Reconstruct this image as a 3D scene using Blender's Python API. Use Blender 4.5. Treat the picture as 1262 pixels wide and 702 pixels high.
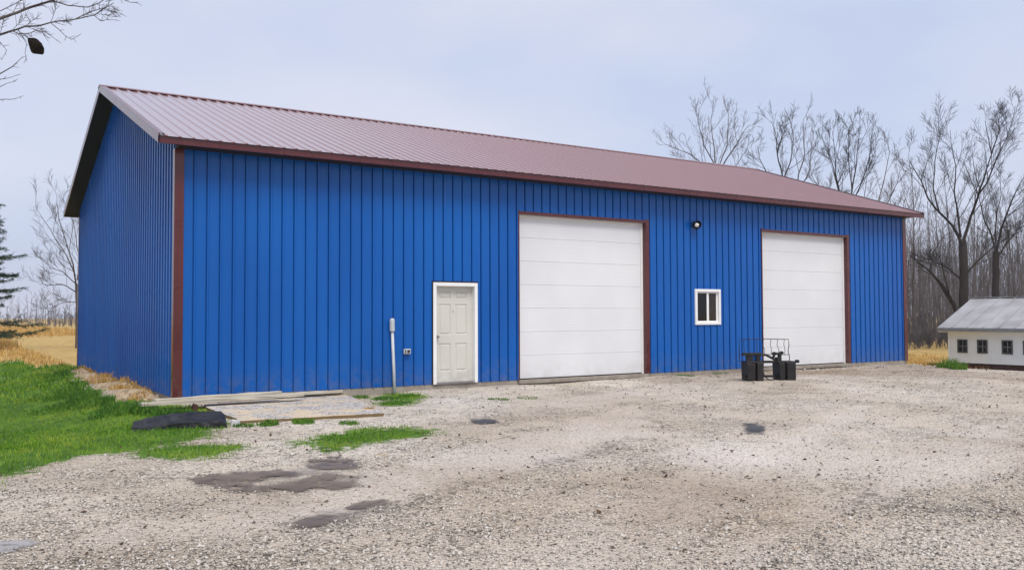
import bpy, math, random
import numpy as np
from mathutils import Vector, Matrix

random.seed(7); RNG = np.random.default_rng(7)
S = bpy.context.scene
for o in list(bpy.data.objects): bpy.data.objects.remove(o)
COL = S.collection
R = math.radians

# ------------------------------------------------------------------ camera
CAM = np.array([-3.4995, -16.1287, 1.4076]); YAW, PITCH, ROLL, FPX = 0.579, 0.0347, -0.0036, 1087.3
_F = np.array([math.sin(YAW)*math.cos(PITCH), math.cos(YAW)*math.cos(PITCH), math.sin(PITCH)])
_R = np.array([math.cos(YAW), -math.sin(YAW), 0.0]); _U = np.cross(_R, _F)
CR = math.cos(ROLL)*_R + math.sin(ROLL)*_U
CU = -math.sin(ROLL)*_R + math.cos(ROLL)*_U
cd = bpy.data.cameras.new('camera'); cam = bpy.data.objects.new('camera', cd); COL.objects.link(cam)
cd.sensor_fit = 'HORIZONTAL'; cd.sensor_width = 36; cd.lens = 36*FPX/1262
cd.clip_start = 0.1; cd.clip_end = 4000
cam.matrix_world = Matrix(((CR[0], CU[0], -_F[0], CAM[0]), (CR[1], CU[1], -_F[1], CAM[1]), (CR[2], CU[2], -_F[2], CAM[2]), (0, 0, 0, 1)))
S.camera = cam

# ------------------------------------------------------------------ world, sun, exposure
SUN_EL, SUN_AZ = R(58), R(192)            # azimuth clockwise from +Y
w = bpy.data.worlds.new('World'); S.world = w; w.use_nodes = True
nt = w.node_tree; nt.nodes.clear()
def wn(t): return nt.nodes.new(t)
sky = wn('ShaderNodeTexSky'); sky.sky_type = 'NISHITA'; sky.sun_disc = False
sky.sun_elevation = SUN_EL; sky.sun_rotation = SUN_AZ; sky.dust_density = 3; sky.air_density = 1.0
tc = wn('ShaderNodeTexCoord'); mp = wn('ShaderNodeMapping'); mp.inputs['Scale'].default_value = (1.2, 1.2, 3.0)
nz = wn('ShaderNodeTexNoise'); nz.inputs['Scale'].default_value = 1.6; nz.inputs['Detail'].default_value = 4; nz.inputs['Roughness'].default_value = .45
cr = wn('ShaderNodeValToRGB')                # overcast deck: pale lavender to pale blue cloud
cr.color_ramp.elements[0].position = .38; cr.color_ramp.elements[0].color = (.52, .58, .755, 1)
cr.color_ramp.elements[1].position = .62; cr.color_ramp.elements[1].color = (.675, .685, .785, 1)
sc = wn('ShaderNodeVectorMath'); sc.operation = 'SCALE'; sc.inputs['Scale'].default_value = 5.6
mx = wn('ShaderNodeMix'); mx.data_type = 'RGBA'; mx.inputs['Factor'].default_value = .88
bg = wn('ShaderNodeBackground'); bg.inputs['Strength'].default_value = .1
out = wn('ShaderNodeOutputWorld'); L = nt.links.new
L(tc.outputs['Generated'], mp.inputs['Vector']); L(mp.outputs[0], nz.inputs['Vector']); L(nz.outputs[0], cr.inputs[0])
L(cr.outputs[0], sc.inputs[0]); L(sky.outputs[0], mx.inputs['A']); L(sc.outputs[0], mx.inputs['B'])
L(mx.outputs['Result'], bg.inputs['Color']); L(bg.outputs[0], out.inputs['Surface'])
sl = bpy.data.lights.new('sun', 'SUN'); sl.energy = 1.5; sl.angle = R(28); sl.color = (1, .955, .88)
sun = bpy.data.objects.new('sun', sl); COL.objects.link(sun)
sdir = Vector((math.sin(SUN_AZ)*math.cos(SUN_EL), math.cos(SUN_AZ)*math.cos(SUN_EL), math.sin(SUN_EL)))
sun.rotation_euler = (-sdir).to_track_quat('-Z', 'Y').to_euler(); sun.location = (0, -10, 30)
S.view_settings.view_transform = 'Standard'; S.view_settings.look = 'None'
S.view_settings.exposure = 1.05; S.view_settings.gamma = 1; S.view_settings.use_curve_mapping = False

# ------------------------------------------------------------------ terrain height and pixel helpers
def ss(a, b, x):
    t = np.clip((np.asarray(x, float)-a)/(b-a), 0, 1); return t*t*(3-2*t)
def h(x, y):
    x = np.asarray(x, float); y = np.asarray(y, float)
    z = -0.10 - 0.008*np.clip(-y, 0, 30)
    z = z - 0.32*ss(-0.5, -3.2, x)*ss(-5, -.5, y)
    z = z - 0.70*ss(20, 28.5, x)*ss(-14, -2, y)
    z = z - 0.05*ss(-.3, 1., x)*ss(5, 3, x)*ss(-4, -1, y)
    z = z + 0.012*np.sin(x*1.3+y*.7)+0.010*np.sin(x*.6-y*1.9+1)+.008*np.sin(2.9*x+2.1*y)
    return z
def ray(u, v):
    d = _F + CR*(u-631)/FPX - CU*(v-351)/FPX
    return d
def at(u, v, depth):                       # point at a distance along the view axis
    return CAM + ray(u, v)*depth
def gp(u, v, dz=0.0):                      # where a sight line meets the ground
    d = ray(u, v); z = -0.15
    for _ in range(25):
        p = CAM + d*((z-CAM[2])/d[2]); z = z*.3+.7*(float(h(p[0], p[1]))+dz)
    return np.array([p[0], p[1], z])
def poly(pts): return np.array([gp(*p)[:2] for p in pts])
def sdist(P, x, y):                        # signed distance to polygon, positive inside
    d = np.full(x.shape, 1e9); ins = np.zeros(x.shape, bool); n = len(P)
    for i in range(n):
        a, b = P[i], P[(i+1) % n]
        ex, ey = b-a; t = np.clip(((x-a[0])*ex+(y-a[1])*ey)/(ex*ex+ey*ey+1e-12), 0, 1)
        d = np.minimum(d, np.hypot(x-a[0]-t*ex, y-a[1]-t*ey))
        c = ((a[1] > y) != (b[1] > y)) & (x < (b[0]-a[0])*(y-a[1])/((b[1]-a[1]) if abs(b[1]-a[1]) > 1e-12 else 1e-12)+a[0])
        ins ^= c
    return np.where(ins, d, -d)

# ------------------------------------------------------------------ materials
def mat(name, base, rough=.6, spec=.5, var=None, vscale=3.0, vdetail=5, bump=0.0, bscale=20.0, coat=0.0, metal=0.0, stretch=(1, 1, 1), ior=1.5):
    m = bpy.data.materials.new(name); m.use_nodes = True; t = m.node_tree; b = t.nodes['Principled BSDF']
    b.inputs['Base Color'].default_value = (*base, 1); b.inputs['Roughness'].default_value = rough
    b.inputs['Specular IOR Level'].default_value = spec; b.inputs['Coat Weight'].default_value = coat; b.inputs['Metallic'].default_value = metal
    b.inputs['Coat Roughness'].default_value = .15; b.inputs['IOR'].default_value = ior
    co = t.nodes.new('ShaderNodeTexCoord'); mp = t.nodes.new('ShaderNodeMapping'); mp.inputs['Scale'].default_value = stretch
    t.links.new(co.outputs['Object'], mp.inputs[0])
    if var:
        n = t.nodes.new('ShaderNodeTexNoise'); n.inputs['Scale'].default_value = vscale; n.inputs['Detail'].default_value = vdetail
        r = t.nodes.new('ShaderNodeValToRGB'); r.color_ramp.elements[0].position = .32; r.color_ramp.elements[1].position = .68
        r.color_ramp.elements[0].color = (*base, 1); r.color_ramp.elements[1].color = (*var, 1)
        t.links.new(mp.outputs[0], n.inputs['Vector']); t.links.new(n.outputs[0], r.inputs[0]); t.links.new(r.outputs[0], b.inputs['Base Color'])
        mr = t.nodes.new('ShaderNodeMapRange'); mr.inputs['To Min'].default_value = max(rough-.07, 0); mr.inputs['To Max'].default_value = min(rough+.07, 1)
        t.links.new(n.outputs[0], mr.inputs[0]); t.links.new(mr.outputs[0], b.inputs['Roughness'])
    if bump:
        n2 = t.nodes.new('ShaderNodeTexNoise'); n2.inputs['Scale'].default_value = bscale; n2.inputs['Detail'].default_value = 4
        bp = t.nodes.new('ShaderNodeBump'); bp.inputs['Strength'].default_value = bump; bp.inputs['Distance'].default_value = .05
        t.links.new(mp.outputs[0], n2.inputs['Vector']); t.links.new(n2.outputs[0], bp.inputs['Height']); t.links.new(bp.outputs[0], b.inputs['Normal'])
    return m
M = {}
M['blue'] = mat('blue_steel', (.0012, .082, .35), .25, .28, (.002, .104, .415), .7, 6, .05, 1.6, stretch=(1, 1, .35))
M['burg'] = mat('burgundy_steel', (.07, .009, .010), .28, .35, (.095, .015, .016), 2, 5, .04, 2, coat=.4)
M['roof'] = mat('roof_steel', (.235, .115, .115), .24, .5, (.235, .118, .118), .5, 4, .03, 1.2, coat=1.0)
M['soffit'] = mat('soffit_shade_and_seal', (.022, .012, .012), .7, .3)  # eave shade put into the soffit colour; door seal and flashing share it
M['conc'] = mat('concrete', (.33, .30, .26), .9, .2, (.22, .19, .16), 4, 8, .3, 30)
M['white'] = mat('white_vinyl', (.80, .80, .80), .4, .5, (.74, .74, .73), 3, 5)
M['gdoor'] = mat('garage_door_white', (.70, .71, .73), .45, .4, (.65, .66, .685), .9, 6, .02, 2)
M['cream'] = mat('cream_door', (.58, .57, .52), .45, .5, (.53, .52, .47), 1.5, 6)
M['glass'] = mat('dark_glass', (.006, .007, .009), .06, .3)
M['glass2'] = mat('brown_reflection_glass', (.035, .022, .014), .1, .5, (.01, .008, .007), 3, 3, stretch=(4, 4, .5))  # brown reflection on the pane put into its base colour
M['pvc'] = mat('grey_pvc', (.50, .53, .56), .45, .5, (.42, .45, .48), 6)
M['metalgrey'] = mat('grey_metal', (.30, .30, .31), .4, .5, (.22, .22, .22), 8, metal=.5)
M['black'] = mat('black_steel', (.005, .005, .006), .5, .4, (.016, .013, .012), 7, 6, .2, 25)
M['bulb'] = mat('lamp_lens', (.82, .82, .78), .2, .5)
M['lampbody'] = mat('lamp_housing', (.02, .022, .025), .5, .5)
M['tar'] = mat('black_timber', (.005, .005, .006), .55, .35, (.03, .03, .036), 9, 8, .6, 14, stretch=(.4, 1, 1))
M['paleboard'] = mat('pale_board', (.50, .46, .38), .75, .3, (.36, .33, .27), 6, 8, .2, 20, stretch=(.25, 2, 2))
M['oldboard'] = mat('old_board', (.27, .19, .10), .85, .2, (.15, .11, .065), 5, 8, .4, 18, stretch=(.25, 2, 2))
M['plastic'] = mat('white_scrap', (.6, .61, .62), .5, .4, (.42, .43, .45), 9)
M['slate'] = mat('dark_plate', (.04, .041, .044), .75, .2, (.085, .083, .085), 8, 6, .3, 20)
M['shedwall'] = mat('shed_white_paint', (.82, .87, .87), .6, .3, (.75, .795, .79), 2.5, 8, .1, 12)
M['shedroof'] = mat('weathered_metal_roof', (.36, .36, .38), .6, .4, (.25, .245, .25), 1.4, 8, .1, 3)
M['gutter'] = mat('grey_gutter', (.20, .22, .22), .5, .4, (.14, .15, .15), 4)
M['sash'] = mat('weathered_sash', (.10, .11, .11), .7, .3, (.05, .055, .055), 10)
M['brick'] = mat('brown_block', (.045, .022, .018), .9, .2, (.09, .045, .035), 6, 6, .4, 12)
M['bark'] = mat('bark_dark', (.018, .015, .014), .95, .1, (.04, .034, .032), 3, 6, .5, 12, stretch=(1, 1, .3))
M['bark2'] = mat('bark_grey', (.075, .065, .065), .95, .1, (.12, .105, .10), 3, 6, .4, 10, stretch=(1, 1, .3))
M['bark3'] = mat('bark_brown', (.066, .058, .060), .95, .1, (.135, .122, .122), .5, 5)
M['twig'] = mat('branch_bark', (.05, .04, .038), .9, .15, (.16, .15, .145), 5, 5)
M['needle'] = mat('conifer_needles', (.018, .045, .026), .7, .2, (.035, .075, .035), 1.2, 4)
M['clump'] = mat('dead_leaf', (.006, .005, .004), .8, .1, (.016, .013, .008), 22, 3, .5, 20)
def grime(m, top, col, amt, sc=6):          # splashed dirt along the foot of a wall
    t = m.node_tree; b = t.nodes['Principled BSDF']; src = b.inputs['Base Color'].links[0].from_socket
    co = t.nodes.new('ShaderNodeTexCoord'); sp = t.nodes.new('ShaderNodeSeparateXYZ'); t.links.new(co.outputs['Object'], sp.inputs[0])
    r = t.nodes.new('ShaderNodeMapRange'); r.inputs['From Min'].default_value = top; r.inputs['From Max'].default_value = 0; t.links.new(sp.outputs['Z'], r.inputs[0])
    n = t.nodes.new('ShaderNodeTexNoise'); n.inputs['Scale'].default_value = sc; n.inputs['Detail'].default_value = 8; n.inputs['Roughness'].default_value = .7; t.links.new(co.outputs['Object'], n.inputs['Vector'])
    r2 = t.nodes.new('ShaderNodeMapRange'); r2.inputs['From Min'].default_value = .42; r2.inputs['From Max'].default_value = .68; t.links.new(n.outputs[0], r2.inputs[0])
    k = t.nodes.new('ShaderNodeMath'); k.operation = 'MULTIPLY'; t.links.new(r.outputs[0], k.inputs[0]); t.links.new(r2.outputs[0], k.inputs[1])
    k2 = t.nodes.new('ShaderNodeMath'); k2.operation = 'MULTIPLY'; k2.inputs[1].default_value = amt; t.links.new(k.outputs[0], k2.inputs[0])
    x = t.nodes.new('ShaderNodeMix'); x.data_type = 'RGBA'; x.inputs['B'].default_value = (*col, 1); t.links.new(k2.outputs[0], x.inputs['Factor']); t.links.new(src, x.inputs['A']); t.links.new(x.outputs['Result'], b.inputs['Base Color'])
grime(M['blue'], .55, (.14, .13, .12), .5); grime(M['gdoor'], .5, (.36, .33, .28), .28, 4); grime(M['cream'], .5, (.25, .22, .18), .5); grime(M['white'], .4, (.3, .27, .22), .5); grime(M['burg'], .6, (.16, .13, .11), .4)
def blade_mat(name, c1, c2, c3, sc=.6):
    m = bpy.data.materials.new(name); m.use_nodes = True; t = m.node_tree; b = t.nodes['Principled BSDF']
    b.inputs['Roughness'].default_value = .65; b.inputs['Specular IOR Level'].default_value = .25
    co = t.nodes.new('ShaderNodeTexCoord')
    n = t.nodes.new('ShaderNodeTexNoise'); n.inputs['Scale'].default_value = sc; n.inputs['Detail'].default_value = 4
    n2 = t.nodes.new('ShaderNodeTexNoise'); n2.inputs['Scale'].default_value = 14; n2.inputs['Detail'].default_value = 2
    a = t.nodes.new('ShaderNodeMath'); a.operation = 'ADD'; a.inputs[1].default_value = -.0
    k = t.nodes.new('ShaderNodeMath'); k.operation = 'MULTIPLY'; k.inputs[1].default_value = .5
    r = t.nodes.new('ShaderNodeValToRGB'); e = r.color_ramp.elements
    e[0].position = .41; e[0].color = (*c1, 1); e[1].position = .59; e[1].color = (*c3, 1); q = e.new(.5); q.color = (*c2, 1)
    t.links.new(co.outputs['Object'], n.inputs['Vector']); t.links.new(co.outputs['Object'], n2.inputs['Vector'])
    t.links.new(n.outputs[0], a.inputs[0]); t.links.new(n2.outputs[0], a.inputs[1]); t.links.new(a.outputs[0], k.inputs[0])
    t.links.new(k.outputs[0], r.inputs[0]); t.links.new(r.outputs[0], b.inputs['Base Color'])
    return m
M['grass'] = blade_mat('lawn_blades', (.05, .14, .006), (.11, .24, .008), (.24, .31, .03))
M['tuft'] = blade_mat('tuft_blades', (.025, .085, .008), (.05, .15, .01), (.11, .21, .02))
M['straw'] = blade_mat('straw_blades', (.30, .16, .04), (.50, .30, .08), (.58, .42, .16))

# ------------------------------------------------------------------ mesh helpers
class MB:
    def __init__(s): s.v = []; s.f = []
    def quad(s, a, b, c, d): n = len(s.v); s.v += [tuple(a), tuple(b), tuple(c), tuple(d)]; s.f.append((n, n+1, n+2, n+3))
    def face(s, pts): n = len(s.v); s.v += [tuple(p) for p in pts]; s.f.append(tuple(range(n, n+len(pts))))
    def hexa(s, P):                        # 8 corners: bottom 4, top 4
        n = len(s.v); s.v += [tuple(p) for p in P]
        s.f += [tuple(n+i for i in q) for q in ((3, 2, 1, 0), (4, 5, 6, 7), (0, 1, 5, 4), (1, 2, 6, 5), (2, 3, 7, 6), (3, 0, 4, 7))]
    def box(s, x0, x1, y0, y1, z0, z1):
        s.hexa([(x0, y0, z0), (x1, y0, z0), (x1, y1, z0), (x0, y1, z0), (x0, y0, z1), (x1, y0, z1), (x1, y1, z1), (x0, y1, z1)])
    def beam(s, a, b, w, t, up=(0, 0, 1)): # rectangular bar from a to b
        a = Vector(a); b = Vector(b); d = (b-a).normalized(); sd = d.cross(Vector(up)).normalized(); u = sd.cross(d)
        P = []
        for q in (-1, 1):
            for (p, k) in ((a, -1), (b, -1), (b, 1), (a, 1)): P.append(p+sd*(k*w/2)+u*(q*t/2))
        s.hexa(P)
    def tube(s, pts, rad, n=6, cap=True):
        pts = [np.asarray(p, float) for p in pts]
        if np.isscalar(rad): rad = [rad]*len(pts)
        b = len(s.v); m = len(pts); pr = None
        for i in range(m):
            d = pts[min(i+1, m-1)]-pts[max(i-1, 0)]; d = d/(np.linalg.norm(d)+1e-12)
            if pr is None:
                a = np.array([0, 0, 1.]) if abs(d[2]) < .9 else np.array([1., 0, 0]); pr = np.cross(d, a)
            pr = pr-d*np.dot(pr, d); pr /= np.linalg.norm(pr)+1e-12; q = np.cross(d, pr)
            for k in range(n):
                an = 2*math.pi*k/n; s.v.append(tuple(pts[i]+rad[i]*(math.cos(an)*pr+math.sin(an)*q)))
        for i in range(m-1):
            for k in range(n): s.f.append((b+i*n+k, b+i*n+(k+1) % n, b+(i+1)*n+(k+1) % n, b+(i+1)*n+k))
        if cap:
            s.f.append(tuple(b+k for k in range(n))[::-1]); s.f.append(tuple(b+(m-1)*n+k for k in range(n)))
    def build(s, name, m, parent=None, smooth=False, bevel=0, loc=None):
        me = bpy.data.meshes.new(name); v = s.v
        if loc is not None: v = [(p[0]-loc[0], p[1]-loc[1], p[2]-loc[2]) for p in v]
        me.from_pydata(v, [], s.f); me.update(); me.materials.append(m)
        if smooth: me.polygons.foreach_set('use_smooth', [True]*len(me.polygons))
        o = bpy.data.objects.new(name, me); COL.objects.link(o)
        if parent is not None: o.parent = parent
        if loc is not None: o.location = loc
        if bevel:
            b = o.modifiers.new('bevel', 'BEVEL'); b.width = bevel; b.segments = 2; b.limit_method = 'ANGLE'
        return o
def fast_mesh(name, V, F, m, parent=None):   # V (n,3), F (k,3 or 4)
    me = bpy.data.meshes.new(name); V = np.asarray(V, np.float32); F = np.asarray(F, np.int32); k = F.shape[1]
    me.vertices.add(len(V)); me.vertices.foreach_set('co', V.ravel())
    me.loops.add(F.size); me.loops.foreach_set('vertex_index', F.ravel())
    me.polygons.add(len(F)); me.polygons.foreach_set('loop_start', np.arange(0, F.size, k, dtype=np.int32))
    me.polygons.foreach_set('loop_total', np.full(len(F), k, np.int32)); me.update(calc_edges=True); me.materials.append(m)
    o = bpy.data.objects.new(name, me); COL.objects.link(o)
    if parent is not None: o.parent = parent
    return o
def tag(o, label=None, cat=None, group=None, kind=None):
    if label: o['label'] = label
    if cat: o['category'] = cat
    if group: o['group'] = group
    if kind: o['kind'] = kind
    return o
def empty(name, loc, label, cat, group=None):
    o = bpy.data.objects.new(name, None); o.location = Vector(loc); o.empty_display_size = .3; COL.objects.link(o)
    return tag(o, label, cat, group)
class At:                                     # children built in world coordinates under an empty
    def __init__(s, root): s.loc = tuple(root.location); s.root = root
    def __call__(s, mb, name, m, **k):
        mb.v = [(p[0]-s.loc[0], p[1]-s.loc[1], p[2]-s.loc[2]) for p in mb.v]
        return mb.build(name, m, s.root, **k)

# ------------------------------------------------------------------ ground sheet
LAWN = [poly([(-160, 640), (-60, 612), (0, 590), (40, 584), (90, 574), (128, 566), (165, 563), (210, 567), (262, 562), (292, 552), (262, 537), (262, 531), (285, 523), (272, 512), (215, 500), (196, 494), (150, 484), (128, 470), (98, 458), (90, 444), (0, 440), (-160, 438)])]
P_STRIP = poly([(60, 575), (110, 563), (180, 549), (250, 541), (255, 546), (190, 556), (120, 572), (70, 585)])
P_ISLE = poly([(352, 549), (372, 540), (405, 533), (450, 528), (500, 526), (548, 529), (540, 535), (480, 541), (445, 549), (420, 558), (385, 560)])
P_FOOT = poly([(438, 488), (470, 484), (520, 483), (530, 490), (505, 500), (470, 501)])
P_BANK = poly([(97, 453), (108, 450), (160, 467), (214, 489), (198, 500), (166, 500), (140, 493), (118, 482), (98, 470), (86, 461)])
P_SAND = poly([(225, 500), (330, 490), (430, 482), (470, 500), (440, 512), (380, 517), (330, 512), (280, 515), (250, 512)])
P_TRACK = poly([(-60, 690), (120, 655), (280, 622), (430, 590), (560, 560), (680, 528), (760, 500), (810, 500), (790, 535), (700, 565), (560, 598), (430, 632), (330, 655), (120, 690), (-60, 720)])
P_APRON = poly([(640, 500), (700, 488), (770, 482), (800, 484), (790, 492), (700, 503)])
P_TR2 = poly([(800, 600), (900, 560), (1100, 540), (1262, 510), (1262, 560), (1080, 590), (900, 640), (820, 700), (700, 702)])
P_RIDGE = poly([(350, 648), (400, 630), (520, 602), (640, 572), (740, 545), (790, 535), (780, 552), (700, 575), (590, 605), (470, 640), (400, 668)])
P_ROUGH2 = poly([(1000, 615), (1060, 596), (1120, 606), (1200, 622), (1262, 610), (1262, 632), (1180, 638), (1080, 632)])
P_ROUGH3 = poly([(640, 702), (720, 640), (820, 560), (860, 560), (850, 640), (800, 702)])
PUD = [  # outline, mud or sky-reflecting
    ([(240, 591), (265, 583), (310, 580), (350, 581), (368, 584), (335, 591), (300, 598), (262, 599)], 'mud', 'long muddy brown puddle nearest the green lawn edge'),
    ([(290, 604), (335, 595), (375, 589), (402, 584), (440, 586), (452, 593), (436, 601), (390, 604), (335, 607)], 'mud', 'widest muddy puddle'),
    ([(374, 571), (392, 565), (425, 564), (440, 570), (438, 576), (405, 578), (380, 577)], 'mud', 'small muddy puddle'),
    ([(366, 648), (378, 638), (400, 634), (416, 636), (405, 644), (385, 649)], 'mud', 'muddy puddle'),
    ([(430, 625), (445, 618), (475, 615), (484, 618), (465, 625), (440, 628)], 'mud', 'damp'),
    ([(-30, 668), (5, 666), (30, 665), (44, 668), (28, 676), (0, 680), (-30, 684)], 'sky', 'pale'),
    ([(917, 523), (928, 521.5), (939, 523), (941, 528), (938, 534), (926, 534.5), (917, 531)], 'dark', 'small'),
    ([(584, 517), (595, 514.5), (606, 516), (618, 519.5), (604, 522), (588, 522)], 'dark', 'small'),
]
P_PUD = [poly(p[0]) for p in PUD]
xs = np.unique(np.concatenate([np.arange(-14, 26, .11), 26+np.cumsum(.11*1.09**np.arange(110)), -14-np.cumsum(.11*1.09**np.arange(110))]))
ys = np.unique(np.concatenate([np.arange(-14.5, 9, .11), 9+np.cumsum(.11*1.09**np.arange(110)), -14.5-np.cumsum(.11*1.09**np.arange(100))]))
xs = xs[np.abs(xs) < 1500]; ys = ys[np.abs(ys) < 1500]
X, Y = np.meshgrid(xs, ys); Z = h(X, Y)
def fm(P, soft): return ss(-soft, soft, sdist(P, X, Y))
def vnoise(cell, seed):                     # smooth value noise on the sheet
    r = np.random.default_rng(seed); G = r.standard_normal((512, 512)); gx = (X/cell) % 512; gy = (Y/cell) % 512
    i = np.floor(gx).astype(int); j = np.floor(gy).astype(int); fx = gx-i; fy = gy-j; fx = fx*fx*(3-2*fx); fy = fy*fy*(3-2*fy)
    i2 = (i+1) % 512; j2 = (j+1) % 512; i %= 512; j %= 512
    return (G[j, i]*(1-fx)+G[j, i2]*fx)*(1-fy)+(G[j2, i]*(1-fx)+G[j2, i2]*fx)*fy
NF = .5*vnoise(1.1, 1)+.38*vnoise(.5, 2)+.3*vnoise(.26, 3)
NB = .5*vnoise(4.5, 4)+.4*vnoise(2.1, 5)+.3*vnoise(.9, 6)
m_lawn = fm(LAWN[0], .7)
m_grass = np.maximum.reduce([m_lawn*(1-.75*fm(P_STRIP, .25)), .74*fm(P_ISLE, .5), .55*fm(P_FOOT, .3)])
far_left = ss(-1, -6, X)*ss(6, 20, Y)                       # the field behind
m_straw = ss(17.5, 21, Y+.25*X*(X < 0))*ss(1.5, .5, X)
m_straw = np.maximum(m_straw, ss(22.4, 24.0, X)*ss(1.5, 4.5, Y+.05*(X-22)))
m_straw = np.maximum(m_straw, ss(13.0, 15, Y)*(X > -1)); m_straw = np.maximum(m_straw, ss(36, 39, X))
m_band = .35*fm(poly([(-160, 420), (97, 418), (97, 429), (-160, 432)]), 5.0); m_straw = m_straw*(1-.8*m_band)
m_green = ss(-1.5, -3.5, X)*ss(-9, -6, Y)
m_grass = np.maximum(np.maximum(m_grass, m_green*ss(-3, 1, Y)), .85*m_band); m_grass *= (1-.85*fm(P_BANK, .25))
m_grass = np.clip(m_grass+(.12+2.2*m_grass*(1-m_grass))*.55*NF*(m_grass > .04), 0, 1)*(1-m_straw)*(1-.95*ss(.3, .7, fm(P_BANK, .25)+.25*NF))
m_dirt = np.clip(fm(P_BANK, .3)+.68*fm(P_SAND, .3), 0, 1)
m_wet = np.clip(sum(fm(P, .6) for P in P_PUD)+.22*NF-.1, 0, 1)*(sum(sdist(P, X, Y) > -.8 for P in P_PUD) > 0)
P_TR3 = poly([(780, 625), (860, 572), (960, 546), (1040, 500), (1078, 500), (1012, 549), (905, 592), (832, 645)]); P_TR4 = poly([(860, 700), (960, 640), (1090, 590), (1262, 560), (1262, 578), (1110, 608), (990, 660), (930, 702)])
m_pale = np.clip(.75*fm(P_TR3, .25)+.75*fm(P_TR4, .25)+.22*NB+fm(P_TRACK, .5)+.7*fm(P_TR2, .8)+.8*fm(P_APRON, .2), 0, 1)
P_GREY = poly([(-80, 655), (0, 640), (120, 632), (260, 612), (420, 570), (540, 530), (640, 492), (780, 470), (640, 476), (480, 500), (290, 520), (250, 560), (0, 600), (-80, 612)])
P_RUB = poly([(800, 463), (930, 456), (1040, 450), (1118, 447), (1180, 456), (1290, 464), (1290, 472), (1150, 464), (1040, 460), (900, 470), (800, 474)])
P_BRN = poly([(420, 650), (560, 610), (700, 575), (800, 545), (860, 560), (980, 600), (1100, 640), (1000, 702), (380, 702)])
m_tone = np.clip(.5+.5*fm(P_GREY, .7)-.34*fm(P_BRN, .9)-.4*fm(P_RUB, .35)+.16*NB, 0, 1)
m_rough = np.clip(.25*NF-.16*NB-.05+fm(P_RIDGE, .35)+.5*fm(P_RUB, .4)+.8*fm(P_ROUGH2, .4)+.55*fm(P_ROUGH3, .5), 0, 1)
Z = Z - .022*(fm(P_TR3, .3)+fm(P_TR4, .3)) - .015*sum(fm(P, .2) for P in P_PUD) + .02*m_rough*RNG.standard_normal(X.shape)*.25
Z = Z + .19*fm(P_BANK, .5)*(.6+.4*np.sin(7*X+3*Y)) * ss(0, -.25, X)
ny_, nx_ = X.shape
idx = np.arange(ny_*nx_).reshape(ny_, nx_)
Fq = np.stack([idx[:-1, :-1].ravel(), idx[:-1, 1:].ravel(), idx[1:, 1:].ravel(), idx[1:, :-1].ravel()], 1)

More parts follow.
